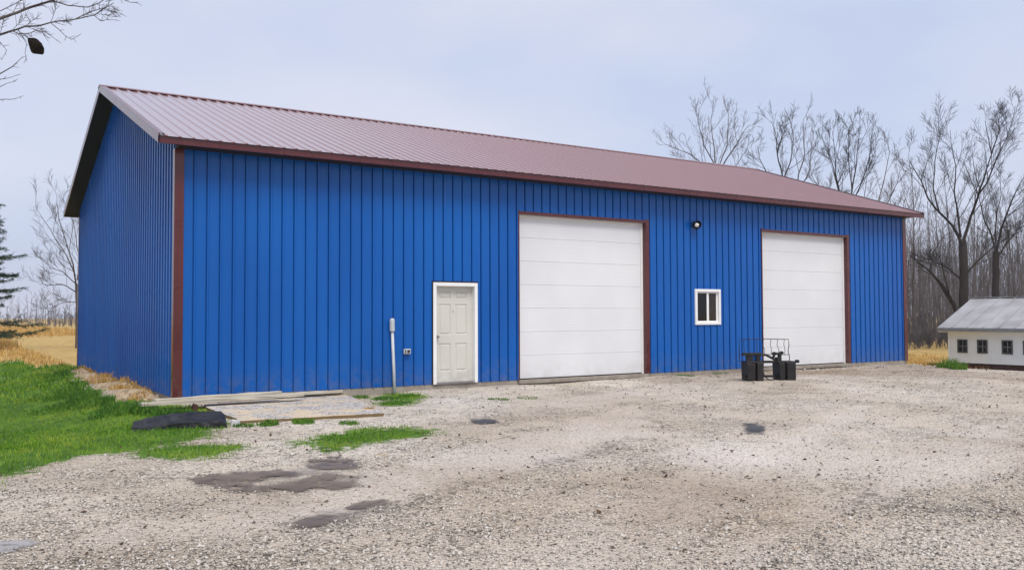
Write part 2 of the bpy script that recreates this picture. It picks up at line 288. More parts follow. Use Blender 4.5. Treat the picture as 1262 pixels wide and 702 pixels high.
def ground_mat():
    m = bpy.data.materials.new('gravel_yard_and_lawn'); m.use_nodes = True; t = m.node_tree; b = t.nodes['Principled BSDF']; N = t.nodes.new; K = t.links.new
    co = N('ShaderNodeTexCoord'); P = co.outputs['Object']
    def attr(n): a = N('ShaderNodeAttribute'); a.attribute_name = n; return a.outputs['Fac']
    def noise(s, d=4, r=.5):
        n = N('ShaderNodeTexNoise'); n.inputs['Scale'].default_value = s; n.inputs['Detail'].default_value = d; n.inputs['Roughness'].default_value = r; K(P, n.inputs['Vector']); return n.outputs[0]
    def math_(op, a, c, cl=False):
        n = N('ShaderNodeMath'); n.operation = op; n.use_clamp = cl
        for i, q in enumerate((a, c)):
            if isinstance(q, (int, float)): n.inputs[i].default_value = q
            else: K(q, n.inputs[i])
        return n.outputs[0]
    def ramp(f, stops):
        r = N('ShaderNodeValToRGB'); e = r.color_ramp.elements
        while len(e) < len(stops): e.new(.5)
        for q, (p, c) in zip(e, stops): q.position = p; q.color = (*c, 1)
        K(f, r.inputs[0]); return r.outputs[0]
    def mix(f, a, c, mode='MIX'):
        n = N('ShaderNodeMix'); n.data_type = 'RGBA'; n.blend_type = mode
        if isinstance(f, (int, float)): n.inputs['Factor'].default_value = f
        else: K(f, n.inputs['Factor'])
        for i, q in (('A', a), ('B', c)):
            if isinstance(q, tuple): n.inputs[i].default_value = (*q, 1)
            else: K(q, n.inputs[i])
        return n.outputs['Result']
    def edge(mask, s, amt, lo=.42, hi=.58):   # break a soft mask up with noise
        v = math_('ADD', mask, math_('MULTIPLY', math_('SUBTRACT', noise(s, 6, .65), .5), amt))
        r = N('ShaderNodeMapRange'); r.inputs['From Min'].default_value = lo; r.inputs['From Max'].default_value = hi; K(v, r.inputs[0]); return r.outputs[0]
    def vor(s):
        v = N('ShaderNodeTexVoronoi'); v.inputs['Scale'].default_value = s; K(P, v.inputs['Vector']); return v
    v1 = vor(38); v2 = vor(16)
    sep = N('ShaderNodeSeparateColor'); K(v1.outputs['Color'], sep.inputs[0])
    sep2 = N('ShaderNodeSeparateColor'); K(v2.outputs['Color'], sep2.inputs[0])
    stones = ramp(sep.outputs[0], [(0, (.13, .11, .09)), (.2, (.36, .32, .28)), (.6, (.53, .48, .42)), (1, (.66, .61, .555))])
    stones2 = ramp(sep2.outputs[1], [(0, (.10, .09, .08)), (.3, (.35, .315, .275)), (.8, (.50, .46, .41)), (1, (.62, .585, .54))])
    big = math_('GREATER_THAN', sep2.outputs[2], .80)
    g = mix(math_('MULTIPLY', big, .8), stones, stones2)
    fines = ramp(noise(60, 3), [(.3, (.40, .35, .30)), (.7, (.56, .50, .435))])
    gap = ramp(v1.outputs['Distance'], [(.40, (1.08, 1.08, 1.08)), (.66, (.46, .43, .40))]); g = mix(.8, g, gap, 'MULTIPLY')
    g = mix(edge(noise(.45, 5), 2.2, 1.6, .40, .66), g, fines)
    pale = ramp(noise(45, 4), [(.3, (.42, .375, .335)), (.7, (.57, .515, .47))])
    g = mix(math_('MULTIPLY', edge(attr('pale'), 1.2, 1.8, .3, .7), .75), g, pale)
    dark = math_('MULTIPLY', edge(math_('MULTIPLY', attr('rough'), .8), 11, 2.4, .46, .85), .72)
    g = mix(dark, g, (.085, .07, .058))
    spk = ramp(noise(24, 4, .7), [(.34, (.34, .30, .26)), (.46, (1, 1, 1)), (.60, (1.0, 1.0, 1.0)), (.70, (1.16, 1.15, 1.13))]); g = mix(.85, g, spk, 'MULTIPLY')
    tint = ramp(noise(.30, 7, .6), [(.36, (.82, .775, .71)), (.47, (1.0, .98, .94)), (.60, (1.12, 1.12, 1.12))]); g = mix(1.0, g, tint, 'MULTIPLY')
    tn = ramp(attr('tone'), [(0, (.88, .815, .75)), (.5, (1.10, 1.095, 1.085)), (1, (1.30, 1.33, 1.36))]); g = mix(1.0, g, tn, 'MULTIPLY')
    dirt = ramp(noise(9, 7, .65), [(.34, (.16, .10, .05)), (.48, (.42, .30, .17)), (.64, (.58, .47, .32))])
    g = mix(math_('MULTIPLY', edge(attr('dirt'), 2.6, 2.6, .4, .62), .85), g, dirt)
    # mossy scatter near the wall foot
    soil = ramp(noise(2.5, 6, .6), [(.33, (.04, .10, .008)), (.58, (.09, .19, .012)), (.75, (.22, .24, .06))])
    g = mix(edge(attr('grass'), 8, 1.6, .40, .64), g, soil)
    st = ramp(noise(3, 8, .7), [(.36, (.20, .20, .05)), (.46, (.44, .28, .09)), (.56, (.56, .38, .14)), (.68, (.30, .28, .07))])
    g = mix(edge(attr('straw'), .5, .5, .35, .65), g, st)
    wet = edge(attr('wet'), 6, 1.2, .30, .75)
    g = mix(math_('MULTIPLY', wet, .6), g, (.12, .10, .088))
    K(g, b.inputs['Base Color'])
    rr = N('ShaderNodeMapRange'); rr.inputs['To Min'].default_value = .85; rr.inputs['To Max'].default_value = .45; K(wet, rr.inputs[0]); K(rr.outputs[0], b.inputs['Roughness'])
    b.inputs['Specular IOR Level'].default_value = .3
    hgt = math_('ADD', math_('MULTIPLY', v1.outputs['Distance'], -1.0), math_('ADD', math_('MULTIPLY', v2.outputs['Distance'], -.7), math_('MULTIPLY', noise(9, 6, .7), 1.4)))
    bp = N('ShaderNodeBump'); bp.inputs['Distance'].default_value = .03
    st_ = N('ShaderNodeMapRange'); st_.inputs['To Min'].default_value = .85; st_.inputs['To Max'].default_value = .2; K(wet, st_.inputs[0]); K(st_.outputs[0], bp.inputs['Strength'])
    K(hgt, bp.inputs['Height']); K(bp.outputs[0], b.inputs['Normal'])
    return m
ground = fast_mesh('ground', np.stack([X.ravel(), Y.ravel(), Z.ravel()], 1), Fq, ground_mat())
for n, a in (('grass', m_grass), ('straw', m_straw), ('dirt', m_dirt), ('wet', m_wet), ('pale', m_pale), ('rough', m_rough), ('tone', m_tone)):
    at_ = ground.data.attributes.new(n, 'FLOAT', 'POINT'); at_.data.foreach_set('value', a.ravel().astype(np.float32))
ground.data.polygons.foreach_set('use_smooth', [True]*len(ground.data.polygons))
tag(ground, 'pale gravel yard running into green lawn and straw field', 'ground', kind='structure')

def smooth_outline(P, n=8):
    Q = []; N_ = len(P)
    for i in range(N_):
        p0, p1, p2, p3 = P[i-1], P[i], P[(i+1) % N_], P[(i+2) % N_]
        for k in range(n):
            t = k/n; Q.append(.5*((2*p1)+(-p0+p2)*t+(2*p0-5*p1+4*p2-p3)*t*t+(-p0+3*p1-3*p2+p3)*t**3))
    return np.array(Q)
def water_mat(name, c1, c2, rough):
    m = mat(name, c1, rough, .2, c2, 4, 7, .03, 30); t = m.node_tree; b = t.nodes['Principled BSDF']
    a = t.nodes.new('ShaderNodeAttribute'); a.attribute_name = 'depth'; co = t.nodes.new('ShaderNodeTexCoord')
    n = t.nodes.new('ShaderNodeTexNoise'); n.inputs['Scale'].default_value = 3.2; n.inputs['Detail'].default_value = 8; n.inputs['Roughness'].default_value = .75
    k = t.nodes.new('ShaderNodeMath'); k.operation = 'MULTIPLY_ADD'; k.inputs[1].default_value = 3.4; k.inputs[2].default_value = -1.7
    ad = t.nodes.new('ShaderNodeMath'); ad.operation = 'ADD'; mr = t.nodes.new('ShaderNodeMapRange'); mr.inputs['From Min'].default_value = 0; mr.inputs['From Max'].default_value = .45; mr.inputs['To Max'].default_value = .9
    t.links.new(co.outputs['Object'], n.inputs['Vector']); t.links.new(n.outputs[0], k.inputs[0]); t.links.new(k.outputs[0], ad.inputs[0]); t.links.new(a.outputs['Fac'], ad.inputs[1]); t.links.new(ad.outputs[0], mr.inputs[0]); t.links.new(mr.outputs[0], b.inputs['Alpha'])
    return m
M['mud'] = water_mat('muddy_water', (.13, .096, .062), (.20, .155, .105), .32)
M['darkwater'] = water_mat('dark_reflection_water', (.045, .045, .048), (.075, .073, .073), .45)  # dark reflection put into the base colour of a dull surface
M['skywater'] = water_mat('clear_water', (.30, .28, .27), (.34, .32, .31), .16)
for i, (P, (_, kd, _l)) in enumerate(zip(P_PUD, PUD)):
    Q = smooth_outline(P, 8); c = Q.mean(0); SC = (1.35, 1.12, .95, .75, .5, .2); n = len(Q); mb = MB()
    for s_ in SC:
        for q in Q: a, b_ = c+(q-c)*s_; mb.v.append((a, b_, float(h(a, b_))+.004))
    for k in range(len(SC)-1):
        for j in range(n): mb.f.append((k*n+j, k*n+(j+1) % n, (k+1)*n+(j+1) % n, (k+1)*n+j))
    mb.f.append(tuple((len(SC)-1)*n+j for j in range(n)))
    o = mb.build('puddle', {'mud': M['mud'], 'sky': M['skywater'], 'dark': M['darkwater']}[kd], smooth=True); tag(o, kind='structure')
    dp = o.data.attributes.new('depth', 'FLOAT', 'POINT'); dp.data.foreach_set('value', np.repeat(np.array([-.42, -.12, .06, .2, .32, .36], np.float32)+(.08 if kd == 'dark' else .10), n))

# ------------------------------------------------------------------ blue steel building
BL, BW, H, RZ, OX, EY = 21.55, 12.35, 4.49, 6.78, .38, .42
TH = .122; SOF = H-TH-.005
bar = empty('metal_building', (BL/2, BW/2, 0), 'long blue ribbed steel building with burgundy roof and two white overhead doors', 'building')
B = At(bar)
RS = .2286
def profile(a, b, skip=()):                   # ribbed sheet profile: list of (s, offset)
    pts = [(a, 0)]; s = a+.10
    while s < b-.06:
        pts += [(s-.040, 0), (s-.036, -.030), (s-.018, -.030), (s-.014, .018), (s+.012, .018), (s+.026, 0)]
        s += RS
    pts.append((b, 0)); return pts
def interp(pts, s):
    for (a, oa), (b, ob) in zip(pts, pts[1:]):
        if a <= s <= b: return oa+(ob-oa)*(s-a)/(b-a+1e-12)
    return 0
D1, D2, DZ = (7.215, 10.93), (15.045, 18.69), 3.66
MD = (5.085, 6.150, 2.10); WN = (12.548, 13.46, 1.157, 2.063)
openings = [(D1[0], D1[1], -.01, DZ), (D2[0], D2[1], -.01, DZ), (MD[0]+.02, MD[1]-.02, -.01, MD[2]-.02), (WN[0]+.02, WN[1]-.02, WN[2]+.02, WN[3]-.02)]
def front_wall(yo, sgn, ops, name='wall'):
    pts = profile(0, BL); cuts = sorted({s for o in ops for s in o[:2]})
    for c in cuts: pts.append((c, interp(pts, c)))
    pts.sort(); mb = MB()
    for (a, oa), (b, ob) in zip(pts, pts[1:]):
        if b-a < 1e-6: continue
        mid = (a+b)/2; zs = [(0, SOF)]
        for o in ops:
            if o[0] < mid < o[1]: zs = [q for q in ((zs[0][0], o[2]), (o[3], zs[-1][1])) if q[1] > q[0]+.02] if len(zs) == 1 else zs
        for z0, z1 in zs: mb.quad((a, yo-sgn*oa, z0), (b, yo-sgn*ob, z0), (b, yo-sgn*ob, z1), (a, yo-sgn*oa, z1))
    return B(mb, name, M['blue'])
front_wall(0, 1, openings); front_wall(BW, -1, [])
def roof_z(y): return H+(RZ-H)*(1-abs(y-BW/2)/(BW/2+EY))
def gable_wall(xo, sgn):
    pts = profile(0, BW); pts.append((BW/2, interp(pts, BW/2))); pts.sort(); mb = MB()
    for (a, oa), (b, ob) in zip(pts, pts[1:]):
        if b-a < 1e-6: continue
        mb.quad((xo-sgn*oa, a, 0), (xo-sgn*ob, b, 0), (xo-sgn*ob, b, roof_z(b)-.13), (xo-sgn*oa, a, roof_z(a)-.13))
    return B(mb, 'wall', M['blue'])
gable_wall(0, 1); gable_wall(BL, -1)
# slab edge / foundation
mb = MB(); mb.box(.004, BL-.004, .006, BW-.006, -.7, -.004); B(mb, 'foundation', M['conc'])
# base trim strip under the siding
# roof: ribbed sheets
mb = MB(); x0, x1 = -OX, BL+OX
pts = [(x0, 0)]; s = x0+.12
while s < x1-.05: pts += [(s-.032, 0), (s-.014, .022), (s+.014, .022), (s+.032, 0)]; s += RS
pts.append((x1, 0))
for (a, oa), (b, ob) in zip(pts, pts[1:]):
    for sg in (-1, 1):
        ye = BW/2+sg*(BW/2+EY+.03); ze = H-.011
        mb.quad((a, ye, ze+oa), (b, ye, ze+ob), (b, BW/2, RZ+ob), (a, BW/2, RZ+oa))
        if ob or oa: mb.face([(a, ye, ze), (b, ye, ze), (b, ye, ze+ob), (a, ye, ze+oa)])
roof = B(mb, 'roof', M['roof'])
mb = MB()
for sg in (-1, 1): mb.hexa([(x0-.01, BW/2, RZ+.024), (x1+.01, BW/2, RZ+.024), (x1+.01, BW/2+sg*.16, RZ-.03), (x0-.01, BW/2+sg*.16, RZ-.03),
                           (x0-.01, BW/2, RZ+.05), (x1+.01, BW/2, RZ+.05), (x1+.01, BW/2+sg*.16, RZ-.008), (x0-.01, BW/2+sg*.16, RZ-.008)])
o = B(mb, 'ridge_cap', M['roof']); o.parent = roof
for sg in (-1, 1):
    ye = BW/2+sg*(BW/2+EY); mb = MB(); a, b = sorted((ye, ye+sg*-.02))
    mb.box(x0, x1, a, b, H-TH, H-.012)
    a, b = sorted((ye-sg*.022, ye+sg*.012)); mb.box(x0, x1, a, b, H-TH-.012, H-TH)     # drip edge lip
    B(mb, 'fascia', M['burg'])
    mb = MB(); a, b = sorted((ye-sg*.024, BW/2+sg*(BW/2+.001))); mb.box(0, BL, a, b, SOF, SOF+.02)
    B(mb, 'soffit', M['soffit'])
for xe, xs_ in ((x0, 1), (x1, -1)):           # rake trim and sloping soffit at each gable
    for sg in (-1, 1):
        ye = BW/2+sg*(BW/2+EY); mb = MB(); a, b = sorted((xe, xe+xs_*.02))
        dz0, dz1 = -.135, .03
        P = [(a, ye, H+dz0), (b, ye, H+dz0), (b, BW/2, RZ+dz0), (a, BW/2, RZ+dz0), (a, ye, H+dz1), (b, ye, H+dz1), (b, BW/2, RZ+dz1), (a, BW/2, RZ+dz1)]
        mb.hexa(P)
        a2, b2 = sorted((xe+xs_*.001, xe+xs_*.10))
        mb.hexa([(a2, ye, H+dz1+.001), (b2, ye, H+dz1+.001), (b2, BW/2, RZ+dz1+.001), (a2, BW/2, RZ+dz1+.001),
                 (a2, ye, H+dz1+.006), (b2, ye, H+dz1+.006), (b2, BW/2, RZ+dz1+.006), (a2, BW/2, RZ+dz1+.006)])
        B(mb, 'rake_trim', M['burg'])
        mb = MB(); a, b = sorted((xe+xs_*.021, 0 if xs_ > 0 else BL))
        mb.quad((a, ye, H-.125), (b, ye, H-.125), (b, BW/2, RZ-.125), (a, BW/2, RZ-.125)); B(mb, 'soffit', M['soffit'])
for cx, sx in ((0, 1), (BL, -1)):             # corner trim angles
    for cy, sy in ((0, 1), (BW, -1)):
        mb = MB()
        a, b = sorted((cx-sx*.026, cx+sx*.135)); c, d = sorted((cy-sy*.026, cy-sy*.023)); mb.box(a, b, c, d, -.01, SOF-.002)
        a, b = sorted((cx-sx*.026, cx-sx*.023)); c, d = sorted((cy-sy*.0225, cy+sy*.12)); mb.box(a, b, c, d, -.01, SOF-.002)
        B(mb, 'corner_trim', M['burg'])
def garage(x0, x1, z1):
    yd = .11; mb = MB(); nsec = 7; sh = z1/nsec
    prof = []                                  # vertical profile of the panel face: (z, y)
    for k in range(nsec):
        z = k*sh; prof += [(z+.002, yd+.008), (z+.008, yd)]
        nr = 8
        for j in range(1, nr):
            q = z+sh*j/nr; prof += [(q-.012, yd), (q, yd+.0008), (q+.012, yd)]
        prof += [(z+sh-.006, yd), (z+sh-.002, yd+.008)]
    for (a, ya), (b, yb) in zip(prof, prof[1:]): mb.quad((x0+.01, ya, a), (x1-.01, ya, a), (x1-.01, yb, b), (x0+.01, yb, b))
    g = B(mb, 'garage_door', M['gdoor'])
    mb = MB()                                  # burgundy jamb and head trim
    mb.box(x1-.02, x1, -.001, .20, 0, z1); mb.box(x1-.02, x1+.09, -.026, -.002, 0, z1+.07)
    mb.box(x0, x0+.014, -.001, .20, 0, z1); mb.box(x0-.015, x0+.014, -.026, -.002, 0, z1+.07)
    mb.box(x0+.014, x1-.02, -.024, .20, z1-.02, z1); mb.box(x0+.014, x1-.02, -.025, -.0245, z1-.022, z1+.045)
    t = B(mb, 'door_trim', M['burg']); t.parent = g
    mb = MB(); mb.box(x1-.085, x1-.021, .085, .107, 0, z1-.02); mb.box(x0+.015, x0+.04, .085, .107, 0, z1-.02); mb.box(x0+.04, x1-.085, .085, .107, z1-.075, z1-.021)
    t = B(mb, 'stop_moulding', M['white']); t.parent = g
    mb = MB(); mb.box(x0+.02, x1-.02, .09, .125, -.002, .022); t = B(mb, 'weather_seal', M['soffit']); t.parent = g
    mb = MB(); mb.box(x0-.02, x1+.02, -.05, .18, -.08, -.0035); t = B(mb, 'sill', M['conc']); t.parent = g
garage(*D1, DZ); garage(*D2, DZ)
def man_door():
    x0, x1, z1 = MD; fw = .075
    dx0, dx1, dz0, dz1 = x0+fw, x1-fw, .035, z1-fw
    mb = MB(); yb = .085                        # six-panel face
    cx = [dx0, dx0+.12, (dx0+dx1)/2-.055, (dx0+dx1)/2+.055, dx1-.12, dx1]
    cz = [dz0, dz0+.22, dz0+.80, dz0+.98, dz0+1.62, dz0+1.73, dz1-.11, dz1]
    for i in range(5):
        for j in range(7):
            a, b, c, d = cx[i], cx[i+1], cz[j], cz[j+1]
            if i in (1, 3) and j in (1, 3, 5):
                l = [(0, 0), (.010, .014), (.026, .014), (.040, .002)]
                for (e0, o0), (e1, o1) in zip(l, l[1:]):
                    A = [(a+e0, yb+o0, c+e0), (b-e0, yb+o0, c+e0), (b-e0, yb+o0, d-e0), (a+e0, yb+o0, d-e0)]
                    C = [(a+e1, yb+o1, c+e1), (b-e1, yb+o1, c+e1), (b-e1, yb+o1, d-e1), (a+e1, yb+o1, d-e1)]
                    for k in range(4): mb.quad(A[k], A[(k+1) % 4], C[(k+1) % 4], C[k])
                mb.quad(*C)
            else: mb.quad((a, yb, c), (b, yb, c), (b, yb, d), (a, yb, d))
    g = B(mb, 'entry_door', M['cream'])
    mb = MB()
    mb.box(x0, x0+fw, -.04, .10, 0, z1); mb.box(x1-fw, x1, -.04, .10, 0, z1); mb.box(x0+fw, x1-fw, -.04, .10, z1-fw, z1)
    t = B(mb, 'door_frame', M['white'], bevel=.006); t.parent = g
    mb = MB(); mb.box(x0-.02, x1+.02, -.0275, -.008, z1+.001, z1+.03); mb.box(x0-.02, x0-.001, -.0275, -.008, 0, z1); t = B(mb, 'drip_flashing', M['soffit']); t.parent = g
    mb = MB(); mb.box(dx0, dx1, -.03, .10, 0, .033); t = B(mb, 'threshold', M['metalgrey']); t.parent = g
    mb = MB(); kx, kz = dx0+.07, .98
    mb.tube([(kx, yb, kz), (kx, yb-.012, kz), (kx, yb-.014, kz), (kx, yb-.04, kz), (kx, yb-.045, kz), (kx, yb-.06, kz), (kx, yb-.075, kz), (kx, yb-.082, kz)], [.033, .033, .014, .012, .022, .03, .026, .012], 12)
    t = B(mb, 'knob', M['metalgrey'], smooth=True); t.parent = g
    mb = MB(); mb.tube([((dx0+dx1)/2, yb+.001, 1.5), ((dx0+dx1)/2, yb-.012, 1.5)], .012, 10); t = B(mb, 'peephole', M['metalgrey']); t.parent = g
man_door()
def window():
    x0, x1, z0, z1 = WN; fw = .07; xm = (x0+x1)/2+.01
    mb = MB()
    mb.box(x0, x0+fw, -.035, .06, z0, z1); mb.box(x1-fw, x1, -.035, .06, z0, z1)
    mb.box(x0+fw, x1-fw, -.035, .06, z0, z0+fw); mb.box(x0+fw, x1-fw, -.035, .06, z1-fw, z1)
    g = B(mb, 'window', M['white'], bevel=.008)
    for k, (a, b) in enumerate(((x0+fw, xm+.02), (xm+.021, x1-fw))):
        y = .005+.02*k; s_ = .045; mb = MB()
        mb.box(a, a+s_, y, y+.018, z0+fw, z1-fw); mb.box(b-s_, b, y, y+.018, z0+fw, z1-fw)
        mb.box(a+s_, b-s_, y, y+.018, z0+fw, z0+fw+s_*.7); mb.box(a+s_, b-s_, y, y+.018, z1-fw-s_*.7, z1-fw)
        t = B(mb, 'sash', M['white']); t.parent = g
        mb = MB(); mb.quad((a+s_, y+.012, z0+fw+s_*.7), (b-s_, y+.012, z0+fw+s_*.7), (b-s_, y+.012, z1-fw-s_*.7), (a+s_, y+.012, z1-fw-s_*.7))
        t = B(mb, 'pane', M['glass2'] if k else M['glass']); t.parent = g
window()
def on_wall(u, v, yo=0.0):
    d = ray(u, v); return CAM+d*((yo-CAM[1])/d[1])
def lamp():
    p = on_wall(857, 277, -.1); x, z = p[0], p[2]; mb = MB()
    mb.tube([(x+.03, -.001, z+.02), (x+.03, -.035, z+.02), (x+.03, -.05, z+.02)], [.075, .07, .04], 14)
    mb.tube([(x+.03, -.05, z+.02), (x+.02, -.09, z+.03)], .02, 8)
    mb.tube([(x+.05, -.07, z+.06), (x+.03, -.09, z+.05), (x-.01, -.15, z+.015), (x-.03, -.19, z-.01)], [.03, .07, .105, .118], 16, cap=False)
    mb.tube([(x+.15, -.03, z+.0), (x+.11, -.07, z+.0), (x+.085, -.10, z-.02)], [.025, .035, .03], 10)
    g = B(mb, 'wall_lamp', M['lampbody'], smooth=True)
    mb = MB(); mb.tube([(x, -.12, z+.03), (x-.01, -.15, z+.0), (x-.035, -.185, z-.02), (x-.045, -.195, z-.03)], [.02, .045, .055, .03], 16)
    t = B(mb, 'lamp_lens', M['bulb'], smooth=True); t.parent = g
lamp()
def conduit():
    p = on_wall(483, 400, -.07); x = p[0]; zt = on_wall(483, 393, -.07)[2]; mb = MB()
    mb.tube([(x+.06, -.075, -.3), (x+.045, -.07, .3), (x+.01, -.065, zt-.22)], .030, 12)
    g = B(mb, 'conduit', M['pvc'], smooth=True)
    mb = MB(); mb.tube([(x+.01, -.065, zt-.24), (x+.005, -.065, zt-.03), (x+.005, -.06, zt-.005), (x+.005, -.05, zt)], [.052, .052, .045, .02], 12)
    mb.box(x-.03, x+.04, -.05, -.021, zt-.16, zt-.05)
    t = B(mb, 'conduit_fitting', M['pvc']); t.parent = g
    a = on_wall(498, 436, -.06); b = on_wall(506, 429.5, -.06); mb = MB()
    mb.box(a[0], b[0], -.075, -.021, a[2], b[2]); g = B(mb, 'outlet_box', M['pvc'], bevel=.008)
    cxx, cz = (a[0]+b[0])/2, (a[2]+b[2])/2; mb = MB()
    mb.tube([(cxx+.02, -.076, cz), (cxx+.02, -.085, cz)], .033, 12); mb.box(cxx-.055, cxx-.035, -.081, -.0755, cz-.04, cz+.04)
    t = B(mb, 'outlet_cover', M['lampbody']); t.parent = g
conduit()

# ------------------------------------------------------------------ white shed at the right
def shed():
    D = 36.0; p = at(1169.5, 446, D); x0, y0 = p[0], p[1]; zb = p[2]; zt = at(1169.5, 405.5, D)[2]
    gz = float(h(x0, y0)); LN = 9.5; wd = 4.6; y1 = y0-LN
    t = empty('poultry_shed', (x0+wd/2, (y0+y1)/2, gz), 'low white shed with grey metal roof and row of small four pane windows', 'shed'); A = At(t)
    e = .32; zr = at(1203, 368, D+2.1)[2]; xe = x0-e
    ww, wh = .41, .54
    wins = []
    for uc in (1186.3, 1210.8, 1241.5, 1268):
        d = ray(uc, 427); q = CAM+d*((x0-CAM[0])/d[0]); wins.append(q[1])
    while wins[-1] > y1+1.6: wins.append(wins[-1]-.85)
    zc = at(1186, 426, D-.3)[2]
    mb = MB(); ys_ = sorted([y1, y0]+[c+s_*ww/2 for c in wins for s_ in (-1, 1)])
    for a, b in zip(ys_, ys_[1:]):
        inwin = any(abs((a+b)/2-c) < ww/2 for c in wins)
        for z0, z1 in (((zb, zc-wh/2), (zc+wh/2, zt)) if inwin else ((zb, zt),)): mb.quad((x0, b, z0), (x0, a, z0), (x0, a, z1), (x0, b, z1))
    mb.box(x0-.02, x0+.06, y0-.08, y0+.012, zb-.02, zt)     # corner board
    A(mb, 'wall', M['shedwall'])
    mb = MB()
    for yy in (y0, y1): mb.face([(x0, yy, zb), (x0+wd, yy, zb), (x0+wd, yy, zt), (x0+wd/2, yy, zr-.06), (x0, yy, zt)])
    mb.quad((x0+wd, y0, zb), (x0+wd, y1, zb), (x0+wd, y1, zt), (x0+wd, y0, zt)); A(mb, 'wall', M['shedwall'])
    mb = MB(); mb.box(x0+.03, x0+wd-.03, y1+.03, y0-.03, gz-.6, zb-.002); A(mb, 'foundation', M['brick'])
    zev = zt+.02; mb = MB(); xm = x0+wd/2
    ysr = [y0+.28]
    while ysr[-1] > y1-.28: ysr.append(ysr[-1]-.62)
    for sx in (-1, 1):
        xq = xm+sx*(wd/2+e)
        mb.hexa([(xq, ysr[-1], zev), (xm, ysr[-1], zr-.03), (xm, ysr[0], zr-.03), (xq, ysr[0], zev), (xq, ysr[-1], zev+.05), (xm, ysr[-1], zr+.02), (xm, ysr[0], zr+.02), (xq, ysr[0], zev+.05)])
        for yy in ysr[1:-1]: mb.beam((xq, yy, zev+.062), (xm, yy, zr+.03), .035, .03)
    rf = A(mb, 'roof', M['shedroof'])
    mb = MB(); mb.beam((xm, ysr[0], zr+.035), (xm, ysr[-1], zr+.035), .2, .03); q = A(mb, 'ridge_cap', M['shedroof']); q.parent = rf
    mb = MB(); mb.box(xe+.03, xe+.06, ysr[-1], ysr[0]-.02, zev-.14, zev-.002); mb.box(xe+.06, x0-.001, ysr[-1], ysr[0]-.02, zev-.14, zev-.12); A(mb, 'fascia', M['white'])
    mb = MB(); mb.box(xe-.07, xe+.028, ysr[-1]+.02, ysr[0], zev-.09, zev+.01); A(mb, 'gutter', M['gutter'])
    for c in wins:
        a, b, z0, z1 = c-ww/2, c+ww/2, zc-wh/2, zc+wh/2; mb = MB(); f = .055
        mb.box(x0-.03, x0+.04, a, a+f, z0, z1); mb.box(x0-.03, x0+.04, b-f, b, z0, z1); mb.box(x0-.03, x0+.04, a+f, b-f, z0, z0+f); mb.box(x0-.03, x0+.04, a+f, b-f, z1-f, z1)
        g = A(mb, 'window', M['sash'])
        mb = MB(); mb.box(x0+.012, x0+.03, c-.016, c+.016, z0+f, z1-f); mb.box(x0+.012, x0+.03, a+f, c-.016, zc-.016, zc+.016); mb.box(x0+.012, x0+.03, c+.016, b-f, zc-.016, zc+.016)
        q = A(mb, 'muntin', M['gutter']); q.parent = g
        mb = MB(); mb.quad((x0+.035, a+f, z0+f), (x0+.035, b-f, z0+f), (x0+.035, b-f, z1-f), (x0+.035, a+f, z1-f)); q = A(mb, 'pane', M['glass']); q.parent = g
shed()

